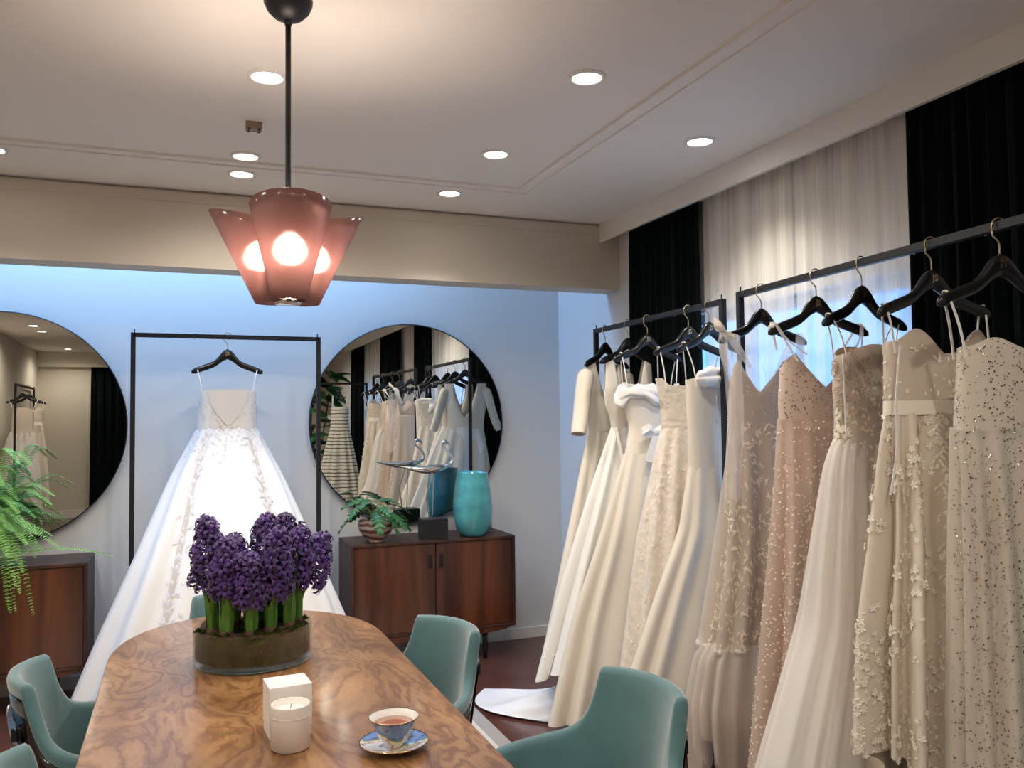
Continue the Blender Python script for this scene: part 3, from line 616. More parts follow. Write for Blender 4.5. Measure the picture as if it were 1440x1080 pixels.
# 2 sleeveless satin
g = gown_root(1, 'plain ivory satin sleeveless gown with wide shoulder straps and pleated skirt')
Gown([(1.815, -.158, .158, .020), (1.74, -.160, .160, .055), (1.62, -.155, .155, .084), (1.5, -.118, .118, .082), (1.45, -.112, .112, .08)], neck=vtop(.34, .62, .17, .955), neckdepth=.37).build('bodice', M['satin'], g, 220, 26)
Gown([(1.46, -.112, .112, .08, 0, .003), (1.14, -.235, .18, .085, 0, .024), (.71, -.4, .20, .09, 0, .036), (.25, -.56, .20, .095, 0, .044)], nf=8, ph=2.0, hem=lambda a: .03*np.cos(3*a+1)).build('skirt', M['satinw'], g)
ribbon('waist_ribbon', [(-.115, -.03, 1.46), (-.12, -.085, 1.30), (-.14, -.11, 1.16)], .012, M['satin'], g)

# 3 draped collar with train
g = gown_root(2, 'white gown with gathered draped collar and a train spread on the floor')
b3 = Gown([(1.63, -.155, .15, .085), (1.46, -.108, .11, .078), (1.32, -.135, .135, .085)], neck=lambda a: .02*np.cos(2*a)); b3.build('bodice', M['cream_satin'], g, 72, 12)
def collar(u, v):
    a = 2*PI*u; b_ = 2*PI*v; r = .030*(1+.30*math.sin(5*a+3*math.sin(b_))+.2*math.sin(11*a)+.12*math.sin(6*b_+4*a)); z = 1.635-.045*max(0, -math.sin(a))*math.cos(a*1.0+.3)**2 + .018*math.cos(3*a)
    return ((.165+r*.55*math.cos(b_))*math.cos(a), (.064+r*.55*math.cos(b_))*math.sin(a), z+r*1.15*math.sin(b_)-.01)
grid('draped_collar', collar, 120, 40, M['satinw'], g, False)
s3 = Gown([(1.33, -.135, .135, .085, 0, .004), (.91, -.26, .18, .085, 0, .024), (.54, -.39, .2, .09, 0, .038), (.05, -.52, .2, .10, -.02, .045)], nf=8, ph=1.1)
s3.build('skirt', M['cream_satin'], g)
def train(u, v):
    a0 = Vector((-.33+.08*u, -.04+.16*u, .22)); e = Vector((-.50-.22*math.sin(u*PI*.9)-.10*u, .12+.62*u, .014+.02*math.sin(u*14)**2*(1-v)))
    p = a0.lerp(e, v); p.z = a0.z*(1-v)**1.7 + e.z + .022*math.sin(u*10+v*4)*math.sin(v*PI); p.z = max(p.z, .008); return tuple(p)
grid('train', train, 40, 24, M['satinw'], g)
loops(g, (-.15, .16), 1.63, (-.13, .13), .04)
for sx in (-1, 1):
    ribbon('sash_bow', [(0, -.075, 1.44), (sx*.045, -.095, 1.462), (sx*.075, -.088, 1.440), (sx*.045, -.080, 1.425), (0, -.075, 1.435)], .017, M['satinw'], g, across=(0, .25, 1))
    ribbon('sash_tail', [(0, -.078, 1.435), (sx*.020, -.090, 1.38), (sx*.034-.015, -.100, 1.29)], lambda u: .014+.012*u, M['satinw'], g, across=(1, 0, 0))
box('sash_knot', (-.014, -.092, 1.424), (.014, -.066, 1.450), M['satinw'], g, .008)

# 4 brocade square neck
g = gown_root(3, 'ivory embroidered brocade gown with a wide square neckline')
b4 = Gown([(1.655, -.178, .165, .085), (1.56, -.155, .15, .082), (1.46, -.15, .15, .08)], neck=lambda a: .03*np.clip((np.abs(np.cos(a))-.72)*6, 0, 1)-.02*np.exp(-(adiff(a, FR)/.6)**4), neckdepth=.15)
b4.build('bodice', M['brocade'], g, 88, 12)
Gown([(1.645, -.170, .157, .077), (1.46, -.142, .142, .072)], neck=lambda a: .03*np.clip((np.abs(np.cos(a))-.72)*6, 0, 1)-.02*np.exp(-(adiff(a, FR)/.6)**4), neckdepth=.15).build('lining', M['lining'], g, 72, 8)
s4 = Gown([(1.46, -.15, .15, .082, 0, .004), (1.3, -.19, .17, .09, 0, .012), (.96, -.255, .19, .10, 0, .032), (.2, -.37, .2, .11, 0, .046)], nf=9, ph=.2); s4.build('skirt', M['brocade'], g)
a, t = s4.random_at(620, .15, 1., True); merge_proto('embroidery', s4.frames(a, t, RNG.uniform(.007, .012, len(a)), rot=RNG.normal(PI/2, .6, len(a))), *LEAF, M['applique'], g)
loops(g, (-.165, .165), 1.66, (-.15, .15), .04); swing_tag(g, -.01, -.085, 1.50, .14, .028, .1)

# 5 satin fishtail with bow
g = gown_root(4, 'cream satin strapless fishtail gown with a large rounded bow at the bust')
Gown([(1.67, -.135, .14, .085), (1.46, -.128, .13, .078), (1.28, -.125, .15, .085)], neck=lambda a: .025*np.sin(-a)*np.clip(np.sin(-a), 0, 1)).build('bodice', M['cream_satin'], g, 72, 12)
s5 = Gown([(1.29, -.125, .15, .085, 0, .003), (1.02, -.175, .19, .09, 0, .012), (.74, -.285, .2, .085, .02, .026), (.5, -.385, .2, .09, .025, .034), (.2, -.50, .2, .095, .03, .04)], nf=8, ph=.9); s5.build('skirt', M['cream_satin'], g)
def bowl_(u, v):
    a = PI*v; b_ = 2*PI*u; cr = 1-.34*math.exp(-((math.sin(b_)-.2)/.25)**2)
    return (-.045+.092*math.cos(a), -.068-.034*math.sin(a)*math.cos(b_)*cr*(1+.12*math.sin(9*a)), 1.680+.046*math.sin(a)**.8*math.sin(b_)*cr*(1+.10*math.sin(7*a+b_))+.02*math.cos(a)*.3)
grid('bow_loop', bowl_, 28, 18, M['satinw'], g, True)
o_ = grid('bow_tail', lambda u, v: (.03+.07*(u-.5)+.04*v+.01*math.sin(9*v), -.085-.025*math.sin(u*PI)-.012*math.sin(6*v+4*u), 1.66-.22*v), 10, 14, M['satinw'], g)
loops(g, (-.15, .15), 1.67, (-.11, .11), .04); swing_tag(g, -.05, -.085, 1.50, .02, .014, .2, 'bead_tag')

# 6 leaf tulle with ruffled tier and tulle bow straps
g = gown_root(5, 'taupe leaf embroidered tulle gown with V neck, tulle bow strap and ruffled tier')
vn = vneck(.075, .055, .80, -.30)
b6 = Gown([(1.67, -.135, .13, .08), (1.55, -.15, .14, .082), (1.47, -.15, .14, .085)], neck=vn, neckdepth=.13); b6.build('bodice', M['lining'], g, 72, 12); 
b6.build('bodice_overlay', M['tullei'], g, 72, 12, off=.004)
k6 = [(1.48, -.15, .14, .085, 0, .004), (1.33, -.155, .155, .09, 0, .012), (.93, -.205, .19, .105, 0, .03), (.64, -.262, .2, .115, 0, .036)]
s6 = Gown(k6, nf=9, ph=.7); s6.build('skirt', M['lining'], g, off=-.012); s6.build('tulle_overskirt', M['tullei'], g, 144, 30, off=.004)
a, t = s6.random_at(800, .0, 1., True); merge_proto('leaf_embroidery', s6.frames(a, t, RNG.uniform(.011, .022, len(a)), lift=.004, rot=RNG.normal(PI/2, .7, len(a))), *THIN, M['ivl'], g)
a, t = b6.random_at(60, .05, .9, True); merge_proto('leaf_embroidery', b6.frames(a, t, RNG.uniform(.007, .013, len(a)), lift=.006), *THIN, M['appliqueb'], g)
t6 = Gown([(.655, -.255, .2, .11, 0, .012), (.6, -.295, .21, .12, 0, .022), (.42, -.33, .21, .13, 0, .03), (.22, -.32, .21, .12, 0, .03)], nf=16, ph=2, hem=lambda a: .10*np.sin(4*a+.5)); t6.build('ruffle_tier', M['tullei'], g, 160, 16); t6.build('ruffle_lining', M['tullei'], g, 120, 12, off=-.02)
def ruff(u, v):
    a = 2*PI*u; p = s6(np.array([a]), np.array([.985]))[0]; b_ = 2*PI*v; r = .010+.005*math.sin(37*a)+.003*math.sin(71*a)
    return (p[0]+r*math.cos(b_)*math.cos(a), p[1]+r*math.cos(b_)*math.sin(a), p[2]+r*math.sin(b_)+.02*math.cos(a))
grid('ruffle_trim', ruff, 200, 8, M['tulle'], g)
for sd in (-1, 1):
    x = sd*.165; zt = hang_z(.165)
    ribbon('tulle_strap', [(sd*.10, -.07, 1.69), (sd*.135, -.05, 1.76), (x, -.016, zt), (x, -.004, zt+.010), (x, .012, zt), (sd*.14, .05, 1.75), (sd*.11, .07, 1.68)], lambda u: .010+.010*math.sin(u*PI*2)**2, M['veil'], g, .0008, (1, 0, 0))
    if sd < 0: grid('veil_tail', lambda u, v: (x-.045+.085*u+.010*math.sin(9*u+2*v)-.03*v, -.030-.050*min(1, v*2)-.010*math.cos(14*u), zt-.008-.62*v), 16, 14, M['veil'], g)
    else: ribbon('strap_tail', [(x-.005, -.014, zt-.01), (x-.012, -.04, 1.72), (x-.004, -.05, 1.62)], lambda u: .010+.006*u, M['veil'], g, .0008, (1, 0, 0))
kx = -.165; kz = hang_z(.165)
kn = box('bow_knot', (kx-.018, -.026, kz-.022), (kx+.018, .016, kz+.012), M['tulle'], g, .010)
for sx, tz in ((-1, .055), (1, -.035)):
    grid('tulle_bow', lambda u, v, sx=sx, tz=tz: (kx+sx*u*.055, -.012-.020*math.sin(u*PI)*(1 if v < .5 else -1), kz+tz*u*.8+(.006+.035*u)*(2*abs(v-.5)-.5)), 8, 10, M['applique'], g)

# 7 blush beaded
g = gown_root(6, 'blush pink tulle gown covered in pearl beads, thin sheer straps, V neck')
b7 = Gown([(1.675, -.145, .14, .08), (1.56, -.155, .14, .084), (1.49, -.155, .14, .085)], neck=vneck(.07, .05, .8), neckdepth=.13)
b7.build('bodice', M['blush'], g, 72, 12)
s7 = Gown([(1.495, -.155, .14, .086, 0, .003), (1.23, -.17, .17, .095, 0, .014), (.75, -.215, .2, .11, 0, .036), (.2, -.28, .2, .12, 0, .046)], nf=10, ph=.3)
s7.build('skirt', M['blush'], g, off=-.010); s7.build('tulle_overskirt', M['tulleb'], g, 144, 30, off=.003)
a, t = s7.random_at(2000, 0, 1., True); merge_proto('pearl_beads', s7.frames(a, t, RNG.uniform(.0028, .0050, len(a)), lift=.004), *OCT, M['pearl'], g)
a, t = s7.random_at(500, .1, 1., True); merge_proto('bead_rosettes', s7.frames(a, t, RNG.uniform(.005, .0075, len(a)), lift=.004), *FLOWER, M['pearl'], g)
a, t = b7.random_at(260, 0, 1., True); merge_proto('bodice_beads', b7.frames(a, t, RNG.uniform(.0018, .0032, len(a)), lift=.001), *OCT, M['sequind'], g)
for sd in (-1, 1):
    for q in (0, .022):
        x = sd*.165; zt = hang_z(.165)
        ribbon('beaded_strap', [(sd*(.085+q*1.6), -.07, 1.715-q), (sd*(.14+q*.5), -.04, 1.77), (x+sd*q*.3, -.014, zt), (x+sd*q*.3, 0, zt+.006), (x+sd*q*.3, .012, zt), (sd*.13, .05, 1.74)], .0035, M['tulle'], g, .0008, (1, 0, 0))
    o_ = tube('strap_wrap', [(sd*.150, 0, hang_z(.15)-.012), (sd*.182, -.003, hang_z(.18)-.012)], [.0165, .0160], M['tulle'], g, 14, 1.0, False)
swing_tag(g, .045, -.11, 1.53, .13, .030, -.35)

# 8 nude lace bodice, white tulle skirt
g = gown_root(7, 'strapless gown with nude lace bodice and very full white tulle skirt')
b8 = Gown([(1.725, -.115, .115, .085), (1.60, -.128, .12, .086), (1.47, -.125, .118, .08), (1.30, -.15, .14, .09)], neck=lambda a: .018*np.cos(2*adiff(a, FR))-.01); b8.build('bodice', M['nude'], g, 80, 16); b8.build('bodice_overlay', M['tullei'], g, 80, 16, off=.003)
k8 = [(1.43, -.135, .125, .085, 0, .004), (1.36, -.175, .15, .095, 0, .01), (.86, -.275, .2, .12, 0, .02), (.46, -.47, .22, .15, -.02, .028), (.14, -.60, .22, .17, -.03, .036)]
s8 = Gown([q[:5]+(q[5]*.75,) for q in k8], nf=17, ph=.5, sharp=1.); s8.build('tulle_overskirt', M['tulle'], g, 330, 34)
Gown([(q[0], q[1]*.93, q[2]*.95, q[3]*.86, q[4], q[5]*.9) for q in k8], nf=23, ph=2.5).build('tulle_underskirt', M['tulle'], g, 180, 30)
Gown([(q[0], q[1]*.72, q[2]*.9, q[3]*.7, q[4], q[5]*.4) for q in k8], nf=11, ph=1.5).build('lining', M['ivl'], g, 100, 24)
a, t = b8.random_at(150, .3, 1., True); merge_proto('lace_leaves', b8.frames(a, t, RNG.uniform(.007, .012, len(a)), lift=.004), *FLATLEAF, M['ivl'], g)
a, t = b8.random_at(90, .0, .5, True); merge_proto('lace_flowers', b8.frames(a, t, RNG.uniform(.010, .018, len(a)), lift=.003), *FLOWER, M['lining'], g)
t = RNG.uniform(.45, 1., 46); a = RNG.normal(PI+.25, .2, 46); merge_proto('lace_sprigs', b8.frames(a, t, RNG.uniform(.010, .016, 46), lift=.005, rot=RNG.normal(PI/2, .9, 46)), *FLATLEAF, M['petal'], g)
loops(g, (-.160, .160), 1.72, (-.112, .112), .03, .0022)
ribbon('side_ribbon', [(-.118, -.02, 1.70), (-.128, -.03, 1.58), (-.125, -.03, 1.44)], .003, M['ribbon'], g, across=(1, 0, 0))

# 9 ivory petals
g = gown_root(8, 'ivory strapless gown with waistband, scattered with raised white petals')
b9 = Gown([(1.715, -.16, .175, .088), (1.60, -.165, .165, .088), (1.53, -.165, .16, .086)], neck=sweetheart(.045, .035, -.03)); b9.build('bodice', M['ivd'], g, 88, 12); b9.build('bodice_overlay', M['tullei'], g, 88, 12, off=.003)
Gown([(1.545, -.170, .166, .092), (1.505, -.172, .168, .092)]).build('waistband', M['petal'], g, 72, 3)
hem9 = lambda a: .07*np.cos(3*a+2.2)+.02*np.sin(5*a)
s9 = Gown([(1.51, -.165, .162, .088, 0, .004), (1.44, -.172, .17, .092, 0, .018), (1.16, -.195, .19, .11, 0, .042), (.89, -.232, .21, .12, 0, .054), (.52, -.245, .22, .12, 0, .060)], nf=12, ph=1.2, sharp=.75, hem=hem9)
s9.build('skirt', M['ivd'], g, 240, 36)
a, t = s9.random_at(1500, 0, 1., True); k = (np.sin(a*6+t*9)+np.sin(t*17+a*3)) > -.35; a, t = a[k], t[k]
merge_proto('petal_flowers', s9.frames(a, t, RNG.uniform(.0070, .0135, len(a)), lift=.001), *FLOWER, M['petal'], g)
a, t = s9.random_at(420, .55, 1., True); merge_proto('petal_leaves', s9.frames(a, t, RNG.uniform(.006, .011, len(a)), rot=RNG.normal(.6, .5, len(a))), *LEAF, M['petal'], g)
for c in (-.25, .55, 1.0):
    n = 44; t = np.linspace(.0, .55, n); a = FR + c*.9 + .06*np.sin(np.arange(n)*1.0)
    for sg in (-1, 1): merge_proto('leaf_spray', s9.frames(a+sg*.035, t, .011*np.ones(n), rot=PI/2+sg*.7*np.ones(n)), *LEAF, M['petal'], g)
a, t = b9.random_at(70, 0, .9, True); merge_proto('bodice_leaves', b9.frames(a, t, RNG.uniform(.006, .011, len(a)), lift=.004), *LEAF, M['petal'], g)
loops(g, (-.168, .168), 1.71, (-.155, .165), .03, .003)
ribbon('side_ribbon', [(-.150, -.045, 1.70), (-.172, -.05, 1.55), (-.176, -.05, 1.40), (-.20, -.05, 1.28)], .003, M['ribbon'], g, across=(1, 0, 0))
under = Gown([(.72, -.12, .19, .06), (.40, -.14, .19, .07)], nf=9); under.build('underskirt', M['tullei'], g, 64, 8)

# 10 sequins
g = gown_root(9, 'champagne sequin gown with wavy sweetheart neckline, nearest at the right edge')
b10 = Gown([(1.68, -.125, .21, .09), (1.56, -.135, .20, .09), (1.46, -.145, .20, .09)], neck=sweetheart(.012, .022, -.02)); b10.build('bodice', M['silverl'], g, 88, 12); b10.build('bodice_overlay', M['tulleg'], g, 88, 12, off=.003)
s10 = Gown([(1.47, -.15, .19, .09, 0, .003), (1.38, -.145, .20, .092, 0, .012), (1.11, -.135, .24, .085, .02, .020), (.62, -.135, .28, .09, .04, .025), (.1, -.15, .30, .09, .04, .028)], nf=13, ph=.9)
s10.build('skirt', M['silverl'], g, 160, 34, off=-.008); s10.build('tulle_overskirt', M['tulleg'], g, 180, 34, off=.003)
for nm, n, mt, sc in (('sequins', 3000, 'sequin', (.0018, .0034)), ('dark_sequins', 1500, 'sequind', (.0016, .0032))):
    a, t = s10.random_at(n, 0, 1., True); merge_proto(nm, s10.frames(a, t, RNG.uniform(*sc, len(a)), lift=.0045), *HEX, M[mt], g)
a, t = b10.random_at(420, 0, 1., True); merge_proto('bodice_sequins', b10.frames(a, t, RNG.uniform(.0015, .0028, len(a)), lift=.004), *HEX, M['sequind'], g)
loops(g, (-.165, .165), 1.68, (-.13, .17), .03, .0033)
grid('strap_peak', lambda u, v: (.10+.05*v+.03*(u-.5)*(1-v), -.06+.05*v, 1.62+.14*v), 4, 8, M['silverl'], g)

# white gown on the single rack
Gown.FLAT = False
hanger(.255, 5.13, 0, 'hanger on the single rack above the white ball gown')
g = thing('wedding_gown', 'white strapless ball gown spotlit alone on the single rack', 'gown', (.255, 5.13, 0), 0)
b0 = Gown([(1.695, -.160, .160, .095), (1.60, -.158, .158, .095), (1.46, -.165, .165, .095)], neck=lambda a: .018*np.clip(-np.sin(a), 0, 1)**.5-.02); b0.build('bodice', M['satinw'], g, 88, 14)
def panel(u, v):
    # raised front bodice panel with a V point
    a = FR + (u-.5)*1.5*(1-.93*v**1.4); t = .0+.86*v; p = b0(np.array([a]), np.array([t]))[0]; n = b0.normals(np.array([a]), np.array([t]))[0]
    return tuple(p + n*.006)
grid('bodice_panel', panel, 16, 14, M['gownp'], g)
k0 = [(1.47, -.165, .165, .097, 0, .003), (1.2, -.30, .30, .15, -.03, .015), (.72, -.49, .49, .20, -.14, .03), (.36, -.64, .63, .24, -.20, .04), (.02, -.77, .74, .26, -.26, .045)]
s0 = Gown(k0, nf=10, ph=.35, sharp=.85); s0.build('skirt', M['satinw'], g, 180, 40)
for c in (-.62, .62):
    grid('seam_band', lambda u, v, c=c: tuple(s0(np.array([FR+c*(1-.25*v*.8)+(u-.5)*.10*(1-.4*v)]), np.array([v*.96]))[0] + .003*s0.normals(np.array([FR+c]), np.array([v*.96]))[0]), 3, 44, M['seam'], g)
    n = 110; t = np.sort(RNG.uniform(0, .75, n)); a = FR + c*(1-.25*t) + RNG.normal(0, .055, n)
    merge_proto('leaf_applique', s0.frames(a, t, RNG.uniform(.010, .026, n), lift=.002, rot=RNG.normal(PI/2, .8, n)), *FLATLEAF, M['gowna'], g)
n = 90; a = RNG.uniform(PI, 2*PI, n); t = np.abs(RNG.normal(0, .05, n)); merge_proto('waist_applique', s0.frames(a, t, RNG.uniform(.009, .018, n), lift=.002), *FLATLEAF, M['gowna'], g)
a, t = b0.random_at(110, .1, 1., True); merge_proto('bodice_applique', b0.frames(a, t, RNG.uniform(.007, .014, len(a)), lift=.003), *FLATLEAF, M['gowna'], g)
loops(g, (-.165, .165), 1.69, (-.135, .135), .05, .003)

# gowns and hangers seen only in the mirrors
hanger(1.94, -.21, 90, 'hanger with the striped dress seen in the right mirror')
g = thing('striped_dress', 'grey and white striped sleeveless dress seen in the right mirror', 'dress', (1.94, -.21, 0), math.radians(35))
Gown([(1.70, -.12, .12, .08), (1.45, -.12, .12, .08), (1.1, -.19, .19, .13, 0, .025), (.3, -.34, .34, .24, 0, .05)], nf=13).build('dress_body', M['stripe'], g, 120, 26); loops(g, (-.1, .1), 1.7, w=.006)
for y, yw, src, lab in ((-1.9, 90, 8, 'ivory gown at the left edge of the left mirror'), (-1.45, 90, 7, 'full skirted gown hung beside it in the left mirror')):
    root = [o for o in bpy.data.objects if o.name.startswith('wedding_gown') and not o.parent][src]
    c = copy_tree(root); c.location = (-1.86, y, 0); c.rotation_euler = (0, 0, 0); c['label'] = lab; c['group'] = 'gowns seen in the left mirror'
    hanger(-1.86, y, 0, 'hanger of the %s gown seen in the left mirror' % ('ivory petal' if src == 8 else 'full skirted'))

# ------------------------------------------------------------------ dining table
tb = thing('dining_table', 'long burl wood dining table with rounded end and glossy top', 'table', (.235, 2.1, 0))
def outline(hw, y0, y1, p=2.2, yb=1.0):
    pts = []
    for k in np.linspace(0, 1, 41):
        x = -hw*math.cos(k*PI); u = abs(x/hw); pts.append((-x if False else x, (y1-yb)+yb*0 + .57*(max(0, 1-u**p))**(1/p)))
    return pts
far = [(x, .90+.57*(max(0, 1-abs(x/.445)**2.2))**(1/2.2)) for x in -.445*np.cos(np.linspace(0, PI, 45))]
near = [(-x, -(y)-.1) for x, y in far]
ol = far + near
def plate(name, ol, z0, z1, mat, parent, inset=.0, bev=.004):
    rings = []
    for z, s_ in ((z0, 1-bev*1.5), (z0+bev, 1), (z1-bev, 1), (z1, 1-bev*1.5)): rings.append([(x*s_, y*s_, z) for x, y in ol])
    return loft(name, rings, mat, parent, True, True, False)
plate('tabletop', ol, .722, .75, M['burl'], tb)
plate('apron', [(x*.86, y*.93) for x, y in ol], .66, .7225, M['rosed'], tb)
for yy in (.75, -.85):
    lathe('pedestal', [(.24, .012), (.24, .03), (.09, .06), (.075, .35), (.12, .6), (.2, .661)], M['rosed'], tb, 28, c=(0, yy))

# ------------------------------------------------------------------ chairs
def make_chair():
    t = thing('tub_chair', 'x', 'chair')
    def top(ph):
        d = abs(ph)
        if d < .60: return .80-.006*(d/.60)**2
        k = min(1, (d-.60)/1.6); return .572+.06*(1-k)+.162*(1-k)**15
    def plan(ph, r, z):
        fl = 1+.20*(z-.42)/.4
        y = -.03-.275*math.cos(ph) if abs(ph) < PI/2 else -.03+.20*(abs(ph)-PI/2)
        x = .250*math.sin(ph) if abs(ph) < PI/2 else .250*math.copysign(1, ph)
        nx, ny = math.sin(ph), -math.cos(ph)
        if abs(ph) > PI/2: nx, ny = math.copysign(1, ph), 0
        return (x*fl+nx*r, y*fl+ny*r, z)
    hf = np.concatenate([np.linspace(0, .57, 12), np.linspace(.59, .95, 22), np.linspace(.99, 2.25, 18)]); PH = np.concatenate([-hf[:0:-1], hf]); N_ = len(PH)-1
    # velvet lining: inner face, rolled top, short outer lip
    def vel(u, v):
        ph = PH[int(round(u*N_))]; zt = top(ph)
        if v < .7: k = v/.7; return plan(ph, -.026+.004*math.sin(k*PI)*-2, .38+(zt-.014-.38)*k)
        if v < .9: k = (v-.7)/.2; a = PI*k; return plan(ph, -.008-.018*math.cos(a), zt-.014+.018*math.sin(a))
        k = (v-.9)/.1; return plan(ph, .0105, zt-.014-.020*k)
    grid('velvet_lining', vel, N_, 20, M['velvet'], t)
    def shell(u, v):
        ph = PH[int(round(u*N_))]; zt = top(ph)-.03; zb = .30
        if v <= .5: k = v/.5; return plan(ph, .010, zb+(zt-zb)*k)
        k = (v-.5)/.5; return plan(ph, -.012, zt-(zt-zb)*k)
    grid('shell', shell, N_, 16, M['lacq'], t)
    # front ends of the arms
    for sg in (-1, 1):
        zt = top(2.25); p = [plan(sg*2.25, r, z) for r, z in ((-.03, .36), (.012, .36), (.012, zt-.01), (-.008, zt+.004), (-.03, zt-.01))]
        loft('arm_front', [p, [(x, y+.02, z) for x, y, z in p]], M['velvet'], t)
    # bent back plate with its brackets
    def plate_(u, v):
        ph = -.50+1.0*u
        if v <= .5: return plan(ph, .024, .16+(.70-.16)*v*2)
        return plan(ph, .013, .70-(.70-.16)*(v-.5)*2)
    grid('back_plate', plate_, 16, 12, M['lacq'], t)
    for sg in (-1, 1):
        p = plan(sg*.44, .018, .66); box('bracket', (p[0]-.012, p[1]-.012, p[2]-.018), (p[0]+.012, p[1]+.014, p[2]+.018), M['black'], t, .003)
    # seat
    def seat_ring(s_, z): return [(plan(ph, -.03, .42)[0]*s_, plan(ph, -.03, .42)[1]*s_, z) for ph in np.linspace(-2.2, 2.2, 36)] + [(x*s_, .19*s_, z) for x in (.15, 0, -.15)]
    loft('seat', [seat_ring(.93, .37), seat_ring(1., .39), seat_ring(1., .435), seat_ring(.96, .455), seat_ring(.7, .465)], M['velvet'], t)
    loft('seat_base', [seat_ring(.95, .29), seat_ring(.98, .372)], M['lacq'], t)
    for x, y in ((-.2, .12), (.2, .12), (-.17, -.20), (.17, -.20)):
        loft('leg', [[(x*(1+.12*(1-k))+r*math.cos(a), y*(1+.12*(1-k))+r*math.sin(a), .30*k) for a in np.linspace(0, 2*PI, 12, endpoint=False)] for k, r in ((0.04, .011), (1, .021))], M['lacq'], t)
    return t
CH = make_chair()
chs = [((.862, 2.82), 111, 'far right teal velvet tub chair with black shell, beside the sideboard'), ((1.145, 1.99), 100, 'nearest teal velvet tub chair right of the table, in front of the gowns'),
       ((-.385, 2.77), -90, 'teal velvet tub chair at the left edge, beside the left sideboard'), ((-.325, 1.975), -92, 'teal chair back corner showing at the bottom left corner'), ((.22, 3.66), 180, 'chair at the far table end, its back just behind the hyacinths')]
for i, ((x, y), rz, lb) in enumerate(chs):
    o = CH if i == 0 else copy_tree(CH); a = math.radians(rz)
    # the given point is the middle of the back; move to the chair origin
    o.location = (x - math.sin(a)*.31*1.0, y + math.cos(a)*.31, .012); o.rotation_euler = (0, 0, a); o['label'] = lb; o['group'] = 'teal tub chairs around the table'

# ------------------------------------------------------------------ things on the table
ZT = .7505
bx = thing('gift_box', 'small white cardboard box standing behind the white candle', 'box', (.248, 2.15, ZT), math.radians(4))
box('box_base', (-.049, -.045, 0), (.049, .045, .06), M['paper'], bx, .001); box('lid', (-.0505, -.0465, .022), (.0505, .0465, .122), M['paper'], bx, .0015)
cd = thing('candle_jar', 'white ceramic candle jar with wax and wick, in front of the box', 'candle', (.243, 2.043, ZT))
lathe('jar', [(.040, 0), (.0445, .003), (.0445, .098), (.0435, .101), (.0415, .1), (.0405, .088)], M['ceramic'], cd, 40); lathe('wax', [(.0402, .05), (.0402, .088), (.02, .0885)], M['wax'], cd, 32); lathe('band', [(.0447, .072), (.0453, .0735), (.0453, .076), (.0447, .0775)], M['ceramic'], cd, 40, False); tube('wick', [(0, 0, .086), (.001, 0, .095), (.003, 0, .1)], .0009, M['soil'], cd, 6)
sc_ = thing('saucer', 'painted saucer with blue pattern under the teacup', 'saucer', (.462, 1.94, ZT)); lathe('plate', [(.028, .0), (.032, .004), (.055, .010), (.077, .017), (.0785, .0185), (.076, .0195), (.053, .013), (.03, .008)], M['china2'], sc_, 48); lathe('gold_rim', [(.0772, .0168), (.0793, .0186), (.0775, .0202)], M['gold'], sc_, 48, False)
cu_ = thing('teacup', 'flared painted teacup with gold rim holding brown tea', 'cup', (.462, 1.94, ZT+.0085))
prof = [(.022, 0), (.024, .002), (.023, .006), (.030, .012), (.038, .026), (.043, .042), (.050, .056), (.0575, .064)]
lathe('cup_body', prof + [(.0575, .0652)], M['china'], cu_, 48, False); lathe('cup_lining', [(.0573, .0650), (.0545, .0625), (.0475, .055), (.041, .042), (.036, .027), (.026, .012), (.004, .010)], M['cupw'], cu_, 48, False); lathe('gold_rim', [(.0572, .0638), (.0588, .0652), (.0566, .0662)], M['gold'], cu_, 48, False)
tea = thing('tea', 'brown tea filling the painted teacup', 'tea', (.462, 1.94, ZT+.0085)); lathe('tea_surface', [(.038, .038), (.0455, .0505), (.0457, .0515), (.02, .0516)], M['tea'], tea, 40); tea['kind'] = 'stuff'

# hyacinth bowl
HX, HY = .222, 2.835
bw = thing('glass_bowl', 'low cylindrical glass bowl of moss and soil on the dining table', 'bowl', (HX, HY, ZT))
lathe('glass_wall', [(.165, .001), (.179, .004), (.181, .012), (.181, .114), (.179, .1165), (.1765, .1145), (.176, .022), (.160, .017)], M['glass'], bw, 72)
lathe('moss', [(.150, .0185), (.1735, .026), (.1745, .085), (.170, .100), (.12, .104), (.05, .106)], M['moss'], bw, 64)
def soil_fn(u, v):
    a = 2*PI*u; r = .168*v; return (r*math.cos(a), r*math.sin(a), .103+.010*math.sin(9*a+20*r)*v+.006*math.sin(40*r+5*a))
grid('soil', soil_fn, 60, 12, M['soil'], bw)
v = []; pos = []
for k in range(70):
    a = random.uniform(0, 2*PI); r = .17*math.sqrt(random.random()); pos.append((r*math.cos(a), r*math.sin(a), .109))
fr_ = (np.array(pos), np.tile([1., 0, 0], (70, 1)), np.tile([0, 1., 0], (70, 1)), np.tile([0, 0, 1.], (70, 1)), RNG.uniform(.008, .016, 70))
merge_proto('moss_clumps', fr_, *OCT, M['moss'], bw)
